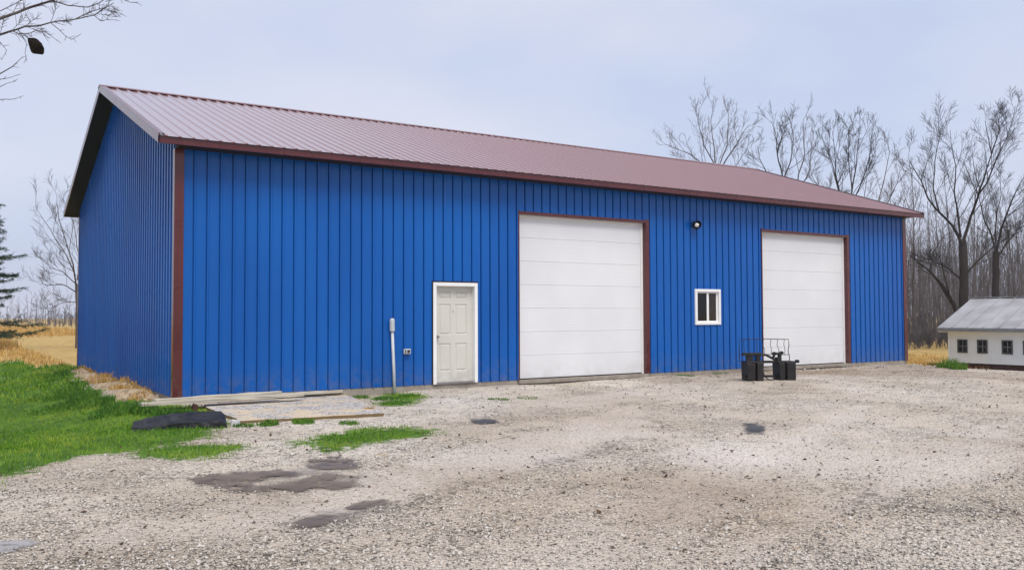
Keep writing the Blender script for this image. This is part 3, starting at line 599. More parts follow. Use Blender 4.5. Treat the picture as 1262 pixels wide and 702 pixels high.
# ------------------------------------------------------------------ black steel implement in front of the far door
def implement():
    base = gp(947, 468); zg = base[2]; Dp = np.dot(base-CAM, _F)
    k = Dp/FPX                                 # metres per photo pixel there
    yawr = YAW-.12
    ux = np.array([math.cos(yawr), -math.sin(yawr), 0]); uy = np.array([math.sin(yawr), math.cos(yawr), 0])
    t = empty('tractor_implement', base, 'black steel implement with two weight boxes and bent wire rack before the far overhead door', 'farm implement'); A = At(t)
    def W(px, dy, pz): return base+ux*(px-947)*k+uy*dy+np.array([0, 0, (468-pz)*k])
    def boxp(mb, p0, p1, d0, d1, z0, z1, tp=0):
        c = [W(p0+tp, d0, z0), W(p1-tp, d0, z0), W(p1-tp, d1, z0), W(p0+tp, d1, z0), W(p0, d0, z1), W(p1, d0, z1), W(p1, d1, z1), W(p0, d1, z1)]; mb.hexa(c)
    for (a, b) in ((916.5, 936.7), (957, 978)):
        mb = MB(); mid = a+(b-a)*(.56 if a < 940 else .42)
        boxp(mb, a, mid-.7, -.18, .22, 467.6, 447, .8); boxp(mb, mid+.7, b, -.21, .24, 468.6, 446, .3)
        boxp(mb, a-.5, b+.3, -.14, .18, 447.2, 444.6); boxp(mb, a-1.5, a+.5, -.1, .1, 464.5, 461); 
        boxp(mb, mid-.8, mid+.8, -.14, .2, 466, 448)
        g = A(mb, 'weight_box', M['black'], bevel=.012)
    mb = MB()
    mb.beam(W(934, 0, 445.6), W(958, 0, 445.6), .09, .055); mb.beam(W(934, 0, 463.2), W(958, 0, 463.2), .09, .05)
    mb.tube([W(937, -.02, 449), W(938.5, -.02, 456), W(941, -.02, 462)], .02, 8)
    mb.tube([W(941, -.1, 464), W(946, -.12, 468), W(953, -.12, 468.6)], .014, 6)
    A(mb, 'crossbar', M['black'])
    mb = MB()
    boxp(mb, 914, 937, -.06, .06, 438, 434.2); boxp(mb, 919, 927, -.05, .05, 445, 438); boxp(mb, 931, 936, -.05, .05, 445, 438)
    A(mb, 'mast', M['black'], bevel=.008); mb = MB()
    boxp(mb, 957, 963, -.07, .07, 446, 440); boxp(mb, 960, 963.5, -.05, .05, 440, 435)
    A(mb, 'mast', M['black'], bevel=.008)
    mb = MB()
    mb.tube([W(937, 0, 437), W(944, 0, 437), W(949, 0, 439.5), W(953, 0, 441.8)], .028, 8)
    mb.tube([W(953, 0, 442), W(955, 0, 436.5), W(958, -.02, 435.6), W(964, -.02, 435)], .03, 8)
    mb.tube([W(953, 0, 441), W(957, 0, 445.5)], .026, 8)
    mb.tube([W(955, -.05, 435.6), W(955, .05, 435.6)], .04, 10); mb.tube([W(964, -.06, 434.6), W(964, .04, 434.6)], .036, 10)
    A(mb, 'linkage', M['black'])
    mb = MB(); mb.tube([W(977, 0, 449.5), W(980, 0, 447), W(984, -.02, 445.3)], .028, 8); mb.tube([W(984, -.06, 445.3), W(984, .03, 445.3)], .04, 10); A(mb, 'hitch_pin', M['black'])
    mb = MB(); mb.tube([W(977, -.12, 463), W(979, -.12, 463)], .05, 10); A(mb, 'end_stub', M['black'])
    mb = MB(); d = .20; r = .009
    mb.tube([W(914.5, d, 447), W(914.3, d, 432), W(914.5, d, 418), W(945, d, 417.6), W(978.6, d, 418.5), W(979, d, 426), W(977.6, d, 433), W(979.5, d, 440), W(979, d, 447)], r, 6)
    mb.tube([W(914.5, d, 437.5), W(950, d, 437), W(978.5, d, 437.6)], r, 6)
    for (p, j) in ((920.5, 0), (928, 0), (937, .3), (946, 1.3), (955.5, .4), (964.5, 1.0), (973, .5)):
        mb.tube([W(p, d, 418), W(p-j, d+.01, 425), W(p+j, d-.01, 431), W(p+j*.3, d, 437.4)], r*.75, 5)
    A(mb, 'wire_rack', M['black'])
implement()

# ------------------------------------------------------------------ timber, boards, scraps
def wobble_bar(name, m, a, b, wd, ht, up, label, cat, group=None, seg=10, jit=.012, chamfer=0, seed=0, prof6=None):
    r = np.random.default_rng(seed); a = np.array(a, float); b = np.array(b, float); d = b-a; Ln = np.linalg.norm(d); d /= Ln
    sd = np.cross(d, [0, 0, 1]); sd /= np.linalg.norm(sd); u = np.cross(sd, d); root = tuple(a); mb = MB()
    for i in range(seg+1):
        t = i/seg; c = a+d*Ln*t; cut = chamfer if i == seg else 0
        for (k, q) in (prof6 or ((-1, 0), (-1, .85), (-.85, 1), (.85, 1), (1, .85), (1, 0))):
            hh = ht*q*(1-(.5*cut if q > .5 else 0))*(1 if not prof6 else .62+.38*min(1, t*2.2))
            mb.v.append(tuple(c+sd*(k*wd/2+r.normal(0, jit))+u*(hh+r.normal(0, jit)*(q > 0))-d*(cut*.06 if q > .5 else 0)))
    for i in range(seg):
        for k in range(6): mb.f.append((i*6+k, i*6+(k+1) % 6, (i+1)*6+(k+1) % 6, (i+1)*6+k))
    mb.f.append(tuple(range(6))[::-1]); mb.f.append(tuple(seg*6+k for k in range(6)))
    o = mb.build(name, m, loc=root); return tag(o, label, cat, group)
a = gp(163, 530); b = gp(281, 525); dperp = np.array([-(b-a)[1], (b-a)[0], 0]); dperp /= np.linalg.norm(dperp); off = dperp*.07
wobble_bar('timber', M['tar'], a+off-[0, 0, .06], b+off-[0, 0, .06], .50, .255, None, 'thick black weathered timber lying on the lawn edge', 'timber', seg=14, jit=.008, chamfer=.5, seed=3, prof6=((-1, 0), (-1, .95), (-.8, 1), (.75, .66), (1, .58), (1, 0)))
def plank(p, q, wd, th, m, label, dz=0.0, group=None, seed=0, name='plank', roll=0):
    wobble_bar(name, m, p, q, wd, th, None, label, 'plank', group, seg=8, jit=.004, seed=seed)
zl = .0
def gz(u, v, z): d = ray(u, v); return CAM+d*((z-CAM[2])/d[2])
plank(gz(173, 500, -.02), gz(372, 487.5, -.02), .20, .05, M['paleboard'], 'longest pale bare plank lying along the wall foot, its end over the grass', seed=1, group='pale planks along the wall foot')
plank(gz(190, 495, .025), gz(345, 484.5, .025), .15, .045, M['paleboard'], 'pale plank lying behind the longest one, against the blue wall', seed=2, group='pale planks along the wall foot')
plank(gz(340, 488, -.06), gz(420, 483, -.06), .16, .05, M['paleboard'], 'short pale plank continuing the long one towards the conduit', seed=4, group='pale planks along the wall foot')
def pad():
    m = mat('tan_concrete', (.50, .40, .28), .9, .2, (.58, .50, .38), 3, 7, .25, 25); t = m.node_tree; b = t.nodes['Principled BSDF']; src = b.inputs['Base Color'].links[0].from_socket; N = t.nodes.new; K = t.links.new
    co = N('ShaderNodeTexCoord'); v = N('ShaderNodeTexVoronoi'); v.inputs['Scale'].default_value = 34; K(co.outputs['Object'], v.inputs['Vector'])
    sp = N('ShaderNodeSeparateColor'); K(v.outputs['Color'], sp.inputs[0]); r = N('ShaderNodeValToRGB'); e = r.color_ramp.elements; e[0].color = (.12, .10, .09, 1); e[1].color = (.62, .60, .58, 1); K(sp.outputs[0], r.inputs[0])
    n = N('ShaderNodeTexNoise'); n.inputs['Scale'].default_value = 1.5; n.inputs['Detail'].default_value = 8; n.inputs['Roughness'].default_value = .7; K(co.outputs['Object'], n.inputs['Vector'])
    g = N('ShaderNodeMapRange'); g.inputs['From Min'].default_value = .43; g.inputs['From Max'].default_value = .52; K(n.outputs[0], g.inputs[0])
    x = N('ShaderNodeMix'); x.data_type = 'RGBA'; K(g.outputs[0], x.inputs['Factor']); K(src, x.inputs['A']); K(r.outputs[0], x.inputs['B'])
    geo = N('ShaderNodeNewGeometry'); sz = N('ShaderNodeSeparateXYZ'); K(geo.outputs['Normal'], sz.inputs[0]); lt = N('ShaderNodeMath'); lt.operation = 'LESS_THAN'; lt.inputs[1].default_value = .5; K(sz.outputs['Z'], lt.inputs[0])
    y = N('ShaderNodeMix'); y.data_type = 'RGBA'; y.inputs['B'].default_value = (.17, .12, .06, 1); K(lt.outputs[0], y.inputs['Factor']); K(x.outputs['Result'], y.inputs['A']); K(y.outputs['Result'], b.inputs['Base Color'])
    C4 = [gp(u, v_, dz) for (u, v_, dz) in ((296, 518, .045), (477, 508.5, .05), (424, 484.5, .04), (248, 498, .03))]; r2 = np.random.default_rng(4); top = []
    for a, b_ in zip(C4, C4[1:]+C4[:1]):
        for k in range(8): top.append(a+(b_-a)*k/8+np.append(r2.normal(0, .022, 2), 0))
    n_ = len(top); mb = MB(); mb.v = [tuple(p-[0, 0, .3]) for p in top]+[tuple(p) for p in top]; mb.f = [tuple(range(n_, 2*n_))]+[(k, (k+1) % n_, n_+(k+1) % n_, n_+k) for k in range(n_)]
    tag(mb.build('concrete_pad', m, loc=tuple(sum(C4)/4), bevel=.012), 'low tan concrete pad strewn with gravel, between the conduit and the black timber', 'pad')
pad()
def slab(name, u0, u1, v, ht, dp, m, label, cat, seed, z=None, group=None):
    r = np.random.default_rng(seed); p = gp(u0, v); q = gp(u1, v)
    if z is not None: p = gz(u0, v, z); q = gz(u1, v, z)
    d = q-p; n = np.array([-d[1], d[0], 0]); n /= np.linalg.norm(n); mb = MB(); N = 9; top = []; bot = []
    c = (p+q)/2+n*dp/2
    for i in range(N):
        an = 2*math.pi*i/N; rr = 1+r.normal(0, .12)
        e = c+d/2*math.cos(an)*rr+n*dp/2*math.sin(an)*rr; bot.append(e-[0, 0, .02]); top.append(c+(e-c)*.85+[0, 0, ht*(1+r.normal(0, .25))])
    mb.v = [tuple(x) for x in bot+top]; mb.f = [tuple(range(N))[::-1], tuple(range(N, 2*N))]+[(i, (i+1) % N, N+(i+1) % N, N+i) for i in range(N)]
    loc = tuple(c); o = mb.build(name, m, loc=loc, bevel=.008); return tag(o, label, cat, group)
slab('scrap', 359, 376, 484.5, .06, .25, M['plastic'], 'largest pale crumpled scrap at the plank end under the blue wall', 'scrap', 1, group='pale scraps at the wall foot')
slab('scrap', 384, 399, 483, .05, .2, M['plastic'], 'middle pale scrap at the wall foot between two others', 'scrap', 2, group='pale scraps at the wall foot')
slab('scrap', 403, 411, 481.5, .08, .15, M['plastic'], 'small pale scrap at the wall foot nearest the conduit', 'scrap', 3, group='pale scraps at the wall foot')
slab('stone', 282, 296, 524, .06, .14, M['plastic'], 'pale stone at the right end of the black timber', 'stone', 8)
slab('block', 236, 246, 507, .09, .18, M['brick'], 'dark broken block under the pale planks', 'block', 9)

# ------------------------------------------------------------------ blades: grass, tufts, straw
def blades(name, pts, hts, wd, m, lean=.35, label=None, seed=0, cat='grass', segs=2):
    r = np.random.default_rng(seed); n = len(pts); az = r.uniform(0, 2*math.pi, n); la = r.uniform(0, 2*math.pi, n); le = np.abs(r.normal(0, lean, n))*hts
    sx = np.cos(az)*wd/2; sy = np.sin(az)*wd/2; zz = np.zeros(n); lx = np.cos(la)*le; ly = np.sin(la)*le
    p0 = pts+np.stack([-sx, -sy, zz-.01], 1); p1 = pts+np.stack([sx, sy, zz-.01], 1)
    p2 = pts+np.stack([sx*.7+lx*.35, sy*.7+ly*.35, hts*.6], 1); p3 = pts+np.stack([-sx*.7+lx*.35, -sy*.7+ly*.35, hts*.6], 1)
    p4 = pts+np.stack([lx, ly, hts*.95], 1)
    V = np.stack([p0, p1, p2, p3, p4], 1).reshape(-1, 3); b = np.arange(n)[:, None]*5
    F = np.concatenate([b+np.array([0, 1, 2]), b+np.array([0, 2, 3]), b+np.array([3, 2, 4])])
    o = fast_mesh(name, V, F, m); return tag(o, label, cat, kind='stuff')
from_grid_x, from_grid_y = xs, ys
def gsample(A, x, y):
    i = np.clip(np.searchsorted(xs, x)-1, 0, len(xs)-2); j = np.clip(np.searchsorted(ys, y)-1, 0, len(ys)-2); return A[j, i]
def scatter(n, x0, x1, y0, y1, mask, thr=.5, jitter=.3, patch=0):
    x = RNG.uniform(x0, x1, n); y = RNG.uniform(y0, y1, n)
    v = gsample(mask, x, y)+RNG.normal(0, jitter, n)
    if patch: v = v+patch*(np.sin(x*3.1+1.7*np.sin(y*2.3))*np.sin(y*3.7+1.3*np.sin(x*1.9)))
    k = v > thr; x, y = x[k], y[k]; return np.stack([x, y, gsample(Z, x, y)], 1)
p1 = scatter(180000, -11, 4.6, -9.5, 4, m_grass, .55, .13, .10)
p2 = scatter(60000, -22, 0, 4, 21, m_grass, .5, .12, .12)
pts = np.concatenate([p1, p2]); hh = np.concatenate([RNG.uniform(.015, .055, len(p1)), RNG.uniform(.05, .13, len(p2))])
ww = np.concatenate([np.full(len(p1), .009), np.full(len(p2), .02)])
blades('lawn_grass', pts, hh, ww, M['grass'], .6, 'short bright green lawn grass beside the gravel', 1)
# coarse dark tufts on the bank, along the boards and the wall foot
T = []
def tuft(u, v, n, rad, ht, zoff=0):
    c = gp(u, v); a = RNG.uniform(0, 2*math.pi, n); q = rad*np.sqrt(RNG.uniform(0, 1, n)); x = c[0]+np.cos(a)*q; y = c[1]+np.sin(a)*q*1.2
    T.append((np.stack([x, y, gsample(Z, x, y)], 1), RNG.uniform(.35, 1, n)*ht*.72))
for (u, v, rad, ht) in [(88, 460, .4, .17), (78, 463, .4, .16), (70, 466, .4, .16), (58, 470, .3, .12), (88, 482, .35, .24), (80, 490, .4, .18), (102, 492, .3, .28), (118, 500, .3, .24), (96, 476, .2, .2), (128, 497, .2, .24), (105, 500, .4, .2), (85, 500, .35, .16), (148, 505, .35, .3), (158, 508, .3, .3), (168, 505, .3, .26), (135, 512, .3, .18), (60, 490, .5, .15), (65, 505, .4, .13), (182, 510, .22, .22), (200, 512, .25, .2), (215, 512, .25, .2), (228, 512, .2, .16), (335, 523, .10, .16), (328, 524, .12, .1), (375, 521, .16, .13), (368, 521, .1, .12), (300, 525, .15, .07), (430, 522, .15, .08), (475, 492, .25, .08), (490, 497, .25, .08), (505, 488, .2, .07), (445, 490, .16, .1), (650, 490, .2, .04), (615, 492, .2, .04), (885, 459, .25, .10), (880, 460, .2, .08), (845, 463, .2, .05), (1172, 453, .22, .5), (1163, 453, .18, .3), (1181, 455, .2, .4), (1150, 450, .2, .2)]:
    tuft(u, v, int(260*rad/.3+60), rad, ht)
blades('grass_tufts', np.concatenate([t[0] for t in T]), np.concatenate([t[1] for t in T]), .012, M['tuft'], .5, 'coarse dark green tufts on the bank and wall foot', 2)
# straw: dead grass in the field behind and on the bank
s1 = scatter(70000, -42, 0, 14, 62, m_straw, .55, .15, .25)
s2 = scatter(26000, 22.2, 40, 1, 30, m_straw, .5, .2, .2)
s3 = scatter(60000, -62, 8, 62, 165, m_straw, .55, .15, .25)
T = []
for (u, v, rad, ht) in [(1125, 446, .5, .3), (1135, 448, .5, .25), (110, 460, .35, .16), (125, 464, .35, .2), (145, 472, .35, .2), (165, 480, .3, .18), (135, 478, .3, .2), (155, 486, .3, .2), (182, 488, .25, .16), (120, 474, .3, .2), (172, 494, .2, .14), (455, 505, .08, .08)]: tuft(u, v, 260, rad, ht)
pts = np.concatenate([s1, s2, s3]+[t[0] for t in T]); hh = np.concatenate([RNG.uniform(.15, .6, len(s1))*np.where(s1[:, 1] > 32, 1, .5), RNG.uniform(.08, .28, len(s2)), RNG.uniform(.2, .7, len(s3))]+[t[1] for t in T])
blades('dead_grass', pts, hh, np.where(pts[:, 1] > 62, .07, np.where(pts[:, 1] > 10, .028, .014)), M['straw'], .4, 'straw coloured dead grass in the field beyond the lawn', 3)
# loose stones
def stones(n, seed):
    r = np.random.default_rng(seed)
    u = r.uniform(-20, 1290, n); v = 470+ (r.uniform(0, 1, n)**.8)*250
    d = _F[None]+CR[None]*((u-631)/FPX)[:, None]-CU[None]*((v-351)/FPX)[:, None]
    z = np.full(n, -.15)
    for _ in range(6): P = CAM+d*((z-CAM[2])/d[:, 2])[:, None]; z = h(P[:, 0], P[:, 1])
    k = (P[:, 1] < -.1) & (gsample(m_grass, P[:, 0], P[:, 1]) < .4) & (gsample(m_wet, P[:, 0], P[:, 1]) < .5)
    k &= (r.uniform(0, 1, n) > .75*gsample(m_pale, P[:, 0], P[:, 1]))
    P = P[k]; P[:, 2] = gsample(Z, P[:, 0], P[:, 1]); n = len(P)
    base = np.array([[1, 0, 0], [0, 1, 0], [-1, 0, 0], [0, -1, 0], [0, 0, 1], [0, 0, -1]], float)
    q = np.concatenate([np.stack([r.uniform(15.5, 22.6, 90), r.uniform(-1.0, -.12, 90)], 1), np.stack([r.uniform(-.9, -.1, 24), r.uniform(.3, 8, 24)], 1), np.stack([r.uniform(22, 30.6, 70), r.uniform(-1.5, 3.5, 70)], 1)])
    P = np.concatenate([P, np.stack([q[:, 0], q[:, 1], gsample(Z, q[:, 0], q[:, 1])], 1)]); n0 = n; n = len(P)
    sz = np.exp(r.normal(math.log(.0085), .4, n)); sz[n0:] *= 4.2; V = base[None]*sz[:, None, None]*r.uniform(.6, 1.3, (n, 6, 1)); V[:, :, 2] *= .7
    a = r.uniform(0, 6.28, n); c, s_ = np.cos(a)[:, None], np.sin(a)[:, None]
    V = np.stack([V[:, :, 0]*c-V[:, :, 1]*s_, V[:, :, 0]*s_+V[:, :, 1]*c, V[:, :, 2]], 2)+P[:, None, :]+np.array([0, 0, .003])
    F0 = np.array([[0, 1, 4], [1, 2, 4], [2, 3, 4], [3, 0, 4], [1, 0, 5], [2, 1, 5], [3, 2, 5], [0, 3, 5]])
    F = (F0[None]+(np.arange(n)*6)[:, None, None]).reshape(-1, 3)
    m = bpy.data.materials.new('loose_stone'); m.use_nodes = True; t = m.node_tree; b = t.nodes['Principled BSDF']; b.inputs['Roughness'].default_value = .85
    co = t.nodes.new('ShaderNodeTexCoord'); v_ = t.nodes.new('ShaderNodeTexNoise'); v_.inputs['Scale'].default_value = 37; v_.inputs['Detail'].default_value = 0
    rp = t.nodes.new('ShaderNodeValToRGB'); e = rp.color_ramp.elements; e[0].position = .32; e[0].color = (.10, .085, .075, 1); e[1].position = .68; e[1].color = (.56, .52, .475, 1); q = e.new(.48); q.color = (.40, .36, .315, 1)
    t.links.new(co.outputs['Object'], v_.inputs['Vector']); t.links.new(v_.outputs[0], rp.inputs[0]); t.links.new(rp.outputs[0], b.inputs['Base Color'])
    tag(fast_mesh('loose_gravel', V.reshape(-1, 3), F, m), 'loose grey and tan gravel stones strewn over the yard', 'gravel', kind='stuff')
stones(48000, 5)

def leaves(n, seed):
    r = np.random.default_rng(seed); x = r.uniform(-6, 24, n); y = -.2-r.uniform(0, 1, n)**1.3*13
    k = (gsample(m_wet, x, y) < .6) & (r.uniform(0, 1, n) < .35+.65*(gsample(NB, x, y) > .25)); x, y = x[k], y[k]; n = len(x); z = gsample(Z, x, y)+.012
    a = r.uniform(0, 6.28, n); sz = r.uniform(.012, .035, n); c, s_ = np.cos(a)*sz, np.sin(a)*sz; t1 = r.normal(0, .012, n); t2 = r.normal(0, .012, n)
    V = np.stack([np.stack([x-c, y-s_, z+t1], 1), np.stack([x+s_*.6, y-c*.6, z], 1), np.stack([x+c, y+s_, z+t2], 1), np.stack([x-s_*.6, y+c*.6, z+.008], 1)], 1).reshape(-1, 3)
    F = np.arange(4*n).reshape(-1, 4); m = mat('dead_leaves', (.10, .055, .03), .8, .2, (.045, .03, .02), 3)
    tag(fast_mesh('fallen_leaves', V, F, m), 'small brown dead leaves scattered on the gravel', 'leaves', kind='stuff')
leaves(2600, 9)
# ------------------------------------------------------------------ trees
def nrm(v): return v/(np.linalg.norm(v)+1e-12)
class Tree:
    def __init__(s, seed): s.r = np.random.default_rng(seed); s.trunk = MB(); s.crown = MB()
    def limb(s, pts, r0, r1, mb, n=6):
        m = len(pts); rad = [r0+(r1-r0)*i/(m-1) for i in range(m)]; mb.tube(pts, rad, n, cap=False); return rad
    def grow(s, p, d, ln, r0, lev, maxlev, up=.12, spread=.6, nch=6, minr=.008, wig=.10, n=None):
        r = s.r; k = 5 if lev < maxlev else 3; pts = [np.array(p, float)]; d = nrm(np.array(d, float)); st = ln/k
        for i in range(k):
            d = nrm(d+r.normal(0, wig, 3)+np.array([0, 0, up])); pts.append(pts[-1]+d*st)
        r1 = max(minr*.6, r0*.25); s.limb(pts, r0, r1, s.crown, n or (5 if lev < 2 else 3))
        s.kids(pts, r0, r1, ln, lev, maxlev, up, spread, nch, minr, wig)
    def kids(s, pts, r0, r1, ln, lev, maxlev, up, spread, nch, minr, wig, lo=.25):
        if lev >= maxlev: return
        r = s.r; m = len(pts)-1
        for j in range(nch):
            t = lo+(1-lo)*(j+r.uniform(0, 1))/nch; x = min(t*m, m-1e-3); i = int(x); f = x-i
            p = pts[i]*(1-f)+pts[i+1]*f; d = nrm(pts[i+1]-pts[i]); q = r.normal(0, 1, 3); q = nrm(q-d*np.dot(q, d))
            a = spread*r.uniform(.7, 1.3); nd = d*math.cos(a)+q*math.sin(a)
            rr = max(minr*(1-.15*lev), (r0+(r1-r0)*t)*r.uniform(.35, .55)); l2 = max(.05 if minr < .005 else .35, ln*r.uniform(.42, .72)*(1.05-.55*t)*(1, .8, .62)[min(lev, 2)])
            s.grow(p, nd, l2, rr, lev+1, maxlev, up, spread, max(3, nch-2), minr, wig)
    def done(s, name, base, label, cat='tree', group=None, tm='bark', cm=None):
        t = empty(name, base, label, cat, group); A = At(t)
        if s.trunk.v: A(s.trunk, 'trunk', M[tm], smooth=True)
        if s.crown.v: A(s.crown, 'crown', M[cm or tm], smooth=True)
        return t
def px_line(pts, D, wob, r):                 # traced limb with its own run in depth
    out = []; dz = 0
    for i, (u, v) in enumerate(pts):
        out.append(at(u, v, D+dz)); dz += r.normal(0, wob)+.0
    return out
def dens(pts, r, j=.03, n=3):
    out = []
    for a, b in zip(pts, pts[1:]):
        L_ = np.linalg.norm(b-a)
        for k in range(n): out.append(a+(b-a)*k/n+(r.normal(0, j*L_/n, 3) if k else 0))
    out.append(pts[-1]); return out
def traced_tree(name, seed, D, trunk, limbs, label, group=None, tm='bark', lev=3, nch=9, up=.07, spread=.62, minr=.009, kscale=.75):
    T_ = Tree(seed); tp = dens(px_line([p[:2] for p in trunk], D, .1, T_.r), T_.r); rr = np.interp(np.linspace(0, 1, len(tp)), np.linspace(0, 1, len(trunk)), [p[2]*.68*D/FPX/2 for p in trunk])
    # root the trunk in the ground
    b0 = tp[0].copy(); gzv = float(h(b0[0], b0[1])); 
    if b0[2] > gzv: tp = [np.array([b0[0], b0[1], gzv-.2])]+tp; rr = np.concatenate([[rr[0]*1.25], rr])
    T_.trunk.tube(tp, list(rr), 9, cap=False)
    for lm in limbs:
        w0, w1 = lm[0][0]*.5, lm[0][1]*.4; P = dens(px_line(lm[1:], D, .55, T_.r), T_.r); P = P[:max(4, int(len(P)*.93))]; r0, r1 = w0*D/FPX/2, w1*D/FPX/2
        T_.limb(P, r0, r1, T_.crown, 6); ln = sum(np.linalg.norm(b-a) for a, b in zip(P, P[1:]))
        T_.kids(P, r0, max(r1, minr*1.5), ln*kscale, 0, lev, up, spread, nch, minr, .07, lo=.15)
    return T_.done(name, tuple(np.array([tp[0][0], tp[0][1], gzv])), label, 'tree', group, tm)
# the big dark tree behind the shed
traced_tree('bare_tree', 11, 52, [(1187, 400, 17), (1188, 350, 15), (1187, 310, 14), (1186, 296, 13)],
    [((8, 1.2), (1186, 300), (1174, 278), (1158, 262), (1144, 245), (1135, 222), (1122, 200), (1112, 182)),
     ((8, 1.2), (1187, 298), (1196, 268), (1206, 240), (1214, 215), (1222, 190), (1216, 160), (1210, 128)),
     ((6, 1.1), (1184, 292), (1180, 262), (1176, 235), (1178, 205), (1172, 175), (1170, 130)),
     ((5, 1.0), (1206, 240), (1216, 226), (1228, 196), (1240, 172), (1250, 140), (1254, 112)),
     ((4, 1), (1158, 262), (1150, 232), (1152, 200), (1158, 170), (1156, 140)),
     ((4, 1), (1222, 190), (1232, 160), (1228, 130)),
     ((5, 1.4), (1189, 340), (1204, 322), (1222, 306), (1242, 292), (1262, 282)),
     ((5, 1.4), (1186, 345), (1168, 330), (1150, 322), (1136, 316))],
    'tallest dark bare tree rising behind the white shed roof', 'bare trees by the shed')
traced_tree('bare_tree', 12, 56, [(1226, 400, 13), (1227, 350, 12), (1228, 310, 11)],
    [((6, 1.2), (1228, 312), (1222, 290), (1212, 268), (1206, 240), (1200, 220)),
     ((7, 1.2), (1228, 312), (1234, 282), (1244, 255), (1254, 232), (1270, 205)),
     ((5, 1.2), (1228, 320), (1240, 300), (1254, 284), (1275, 270)),
     ((4, 1.1), (1227, 300), (1228, 270), (1234, 240), (1232, 210))],
    'dark bare tree right of the tallest one behind the white shed', 'bare trees by the shed')
traced_tree('bare_tree', 13, 49, [(1184, 402, 9), (1176, 376, 8), (1160, 350, 7)],
    [((7, 2), (1160, 350), (1146, 334), (1130, 322), (1118, 312)),
     ((4, 1), (1172, 370), (1164, 340), (1158, 315), (1160, 290)),
     ((4, 1), (1146, 334), (1150, 310), (1164, 290), (1180, 284))],
    'low leaning dark tree whose limb reaches left to the blue building', 'bare trees by the shed', lev=2, nch=5)
G_ = 'bare trees behind the burgundy roof'
def rooftree(seed, D, u, vb, limbs, label, w=6, nch=7, lev=3, tm='bark2', minr=.011):
    return traced_tree('bare_tree', seed, D, [(u, 395, w*1.1), (u, (vb+395)/2, w), (u, vb, w*.85)], limbs, label, G_, tm=tm, lev=lev, nch=nch, minr=minr, up=.08, spread=.6)
rooftree(21, 62, 886, 235, [((5, .9), (886, 235), (882, 205), (880, 180), (876, 150), (880, 122)), ((4, .8), (886, 225), (870, 205), (850, 190), (830, 182), (816, 176)),
    ((4, .8), (884, 215), (896, 195), (908, 178), (918, 160), (926, 150)), ((3.5, .8), (882, 205), (868, 180), (860, 150), (862, 122)), ((3, .8), (884, 210), (896, 180), (898, 150), (896, 126)), ((3, .8), (886, 225), (904, 210), (916, 190), (930, 175)), ((3, .8), (884, 222), (862, 204), (846, 200), (828, 192))], 'bare grey tree standing leftmost above the burgundy roof')
rooftree(22, 58, 963, 245, [((5, .9), (963, 245), (964, 215), (958, 190), (956, 165), (948, 142)), ((4, .8), (964, 225), (974, 200), (978, 170), (972, 140)), ((3.5, .8), (962, 235), (946, 215), (936, 195), (932, 172)),
    ((3.5, .8), (958, 190), (966, 165), (970, 138))], 'bare dark stemmed tree directly right of the leftmost roof tree', w=7, tm='bark')
rooftree(23, 60, 980, 250, [((4, .8), (980, 250), (984, 215), (992, 190), (990, 160), (990, 140)), ((3, .8), (981, 240), (998, 210), (1000, 180), (998, 158)), ((3, .8), (980, 245), (970, 225), (966, 205))], 'slender bare tree close beside the dark stemmed roof tree', w=4.5, nch=6)
rooftree(24, 57, 1043, 275, [((5, .9), (1043, 272), (1034, 240), (1028, 210), (1020, 185), (1008, 158)), ((5, .9), (1044, 268), (1050, 235), (1056, 200), (1058, 175), (1062, 146)), ((4, .8), (1040, 255), (1030, 215), (1028, 180), (1024, 150)),
    ((4, .8), (1046, 260), (1062, 225), (1072, 195), (1074, 150)), ((3, .8), (1050, 235), (1046, 200), (1046, 170), (1048, 148))], 'bushy many limbed bare tree above the roof before the far gable', w=8, tm='bark', nch=8)
rooftree(25, 64, 1070, 285, [((4, .8), (1070, 280), (1082, 250), (1090, 220), (1096, 190), (1094, 170)), ((4, .8), (1072, 275), (1094, 250), (1106, 225), (1110, 200)), ((3, .8), (1070, 278), (1064, 250), (1068, 220), (1078, 195)), ((3, .8), (1074, 285), (1100, 262), (1112, 245))], 'spreading bare tree just left of the roof end', w=6)
rooftree(26, 70, 1126, 300, [((3.5, .8), (1126, 300), (1126, 260), (1124, 225), (1120, 190)), ((2.5, .8), (1126, 280), (1134, 250), (1138, 215)), ((2.5, .8), (1126, 270), (1116, 245), (1108, 220))], 'thin straight bare tree at the far corner of the blue building', w=5, nch=6)
rooftree(27, 66, 1018, 262, [((3.5, .8), (1018, 262), (1010, 235), (1000, 215), (996, 196)), ((3.5, .8), (1018, 260), (1030, 242), (1042, 236)), ((3, .8), (1018, 262), (1020, 238), (1026, 220))], 'low bare tree close above the roof ridge between taller ones', w=5, nch=7)
# left: bare tree half behind the gable wall
traced_tree('bare_tree', 31, 44, [(95, 402, 5), (95, 375, 4.6), (94, 350, 4.2)],
    [((4, .9), (94, 352), (90, 325), (82, 300), (74, 275), (70, 250), (72, 226)), ((3.5, .8), (93, 340), (82, 315), (66, 290), (52, 268), (40, 250)), ((3.5, .8), (95, 345), (98, 320), (94, 295), (90, 270), (88, 250)),
     ((3, .8), (94, 350), (78, 335), (62, 330), (46, 310)), ((3, .8), (94, 360), (76, 350), (58, 352), (44, 342)), ((3, .8), (95, 352), (106, 330), (108, 300), (104, 270)), ((2.5, .8), (95, 372), (80, 372), (62, 380), (48, 376))],
    'pale bare tree half hidden by the left gable wall', tm='bark2', nch=7, lev=3, minr=.008)
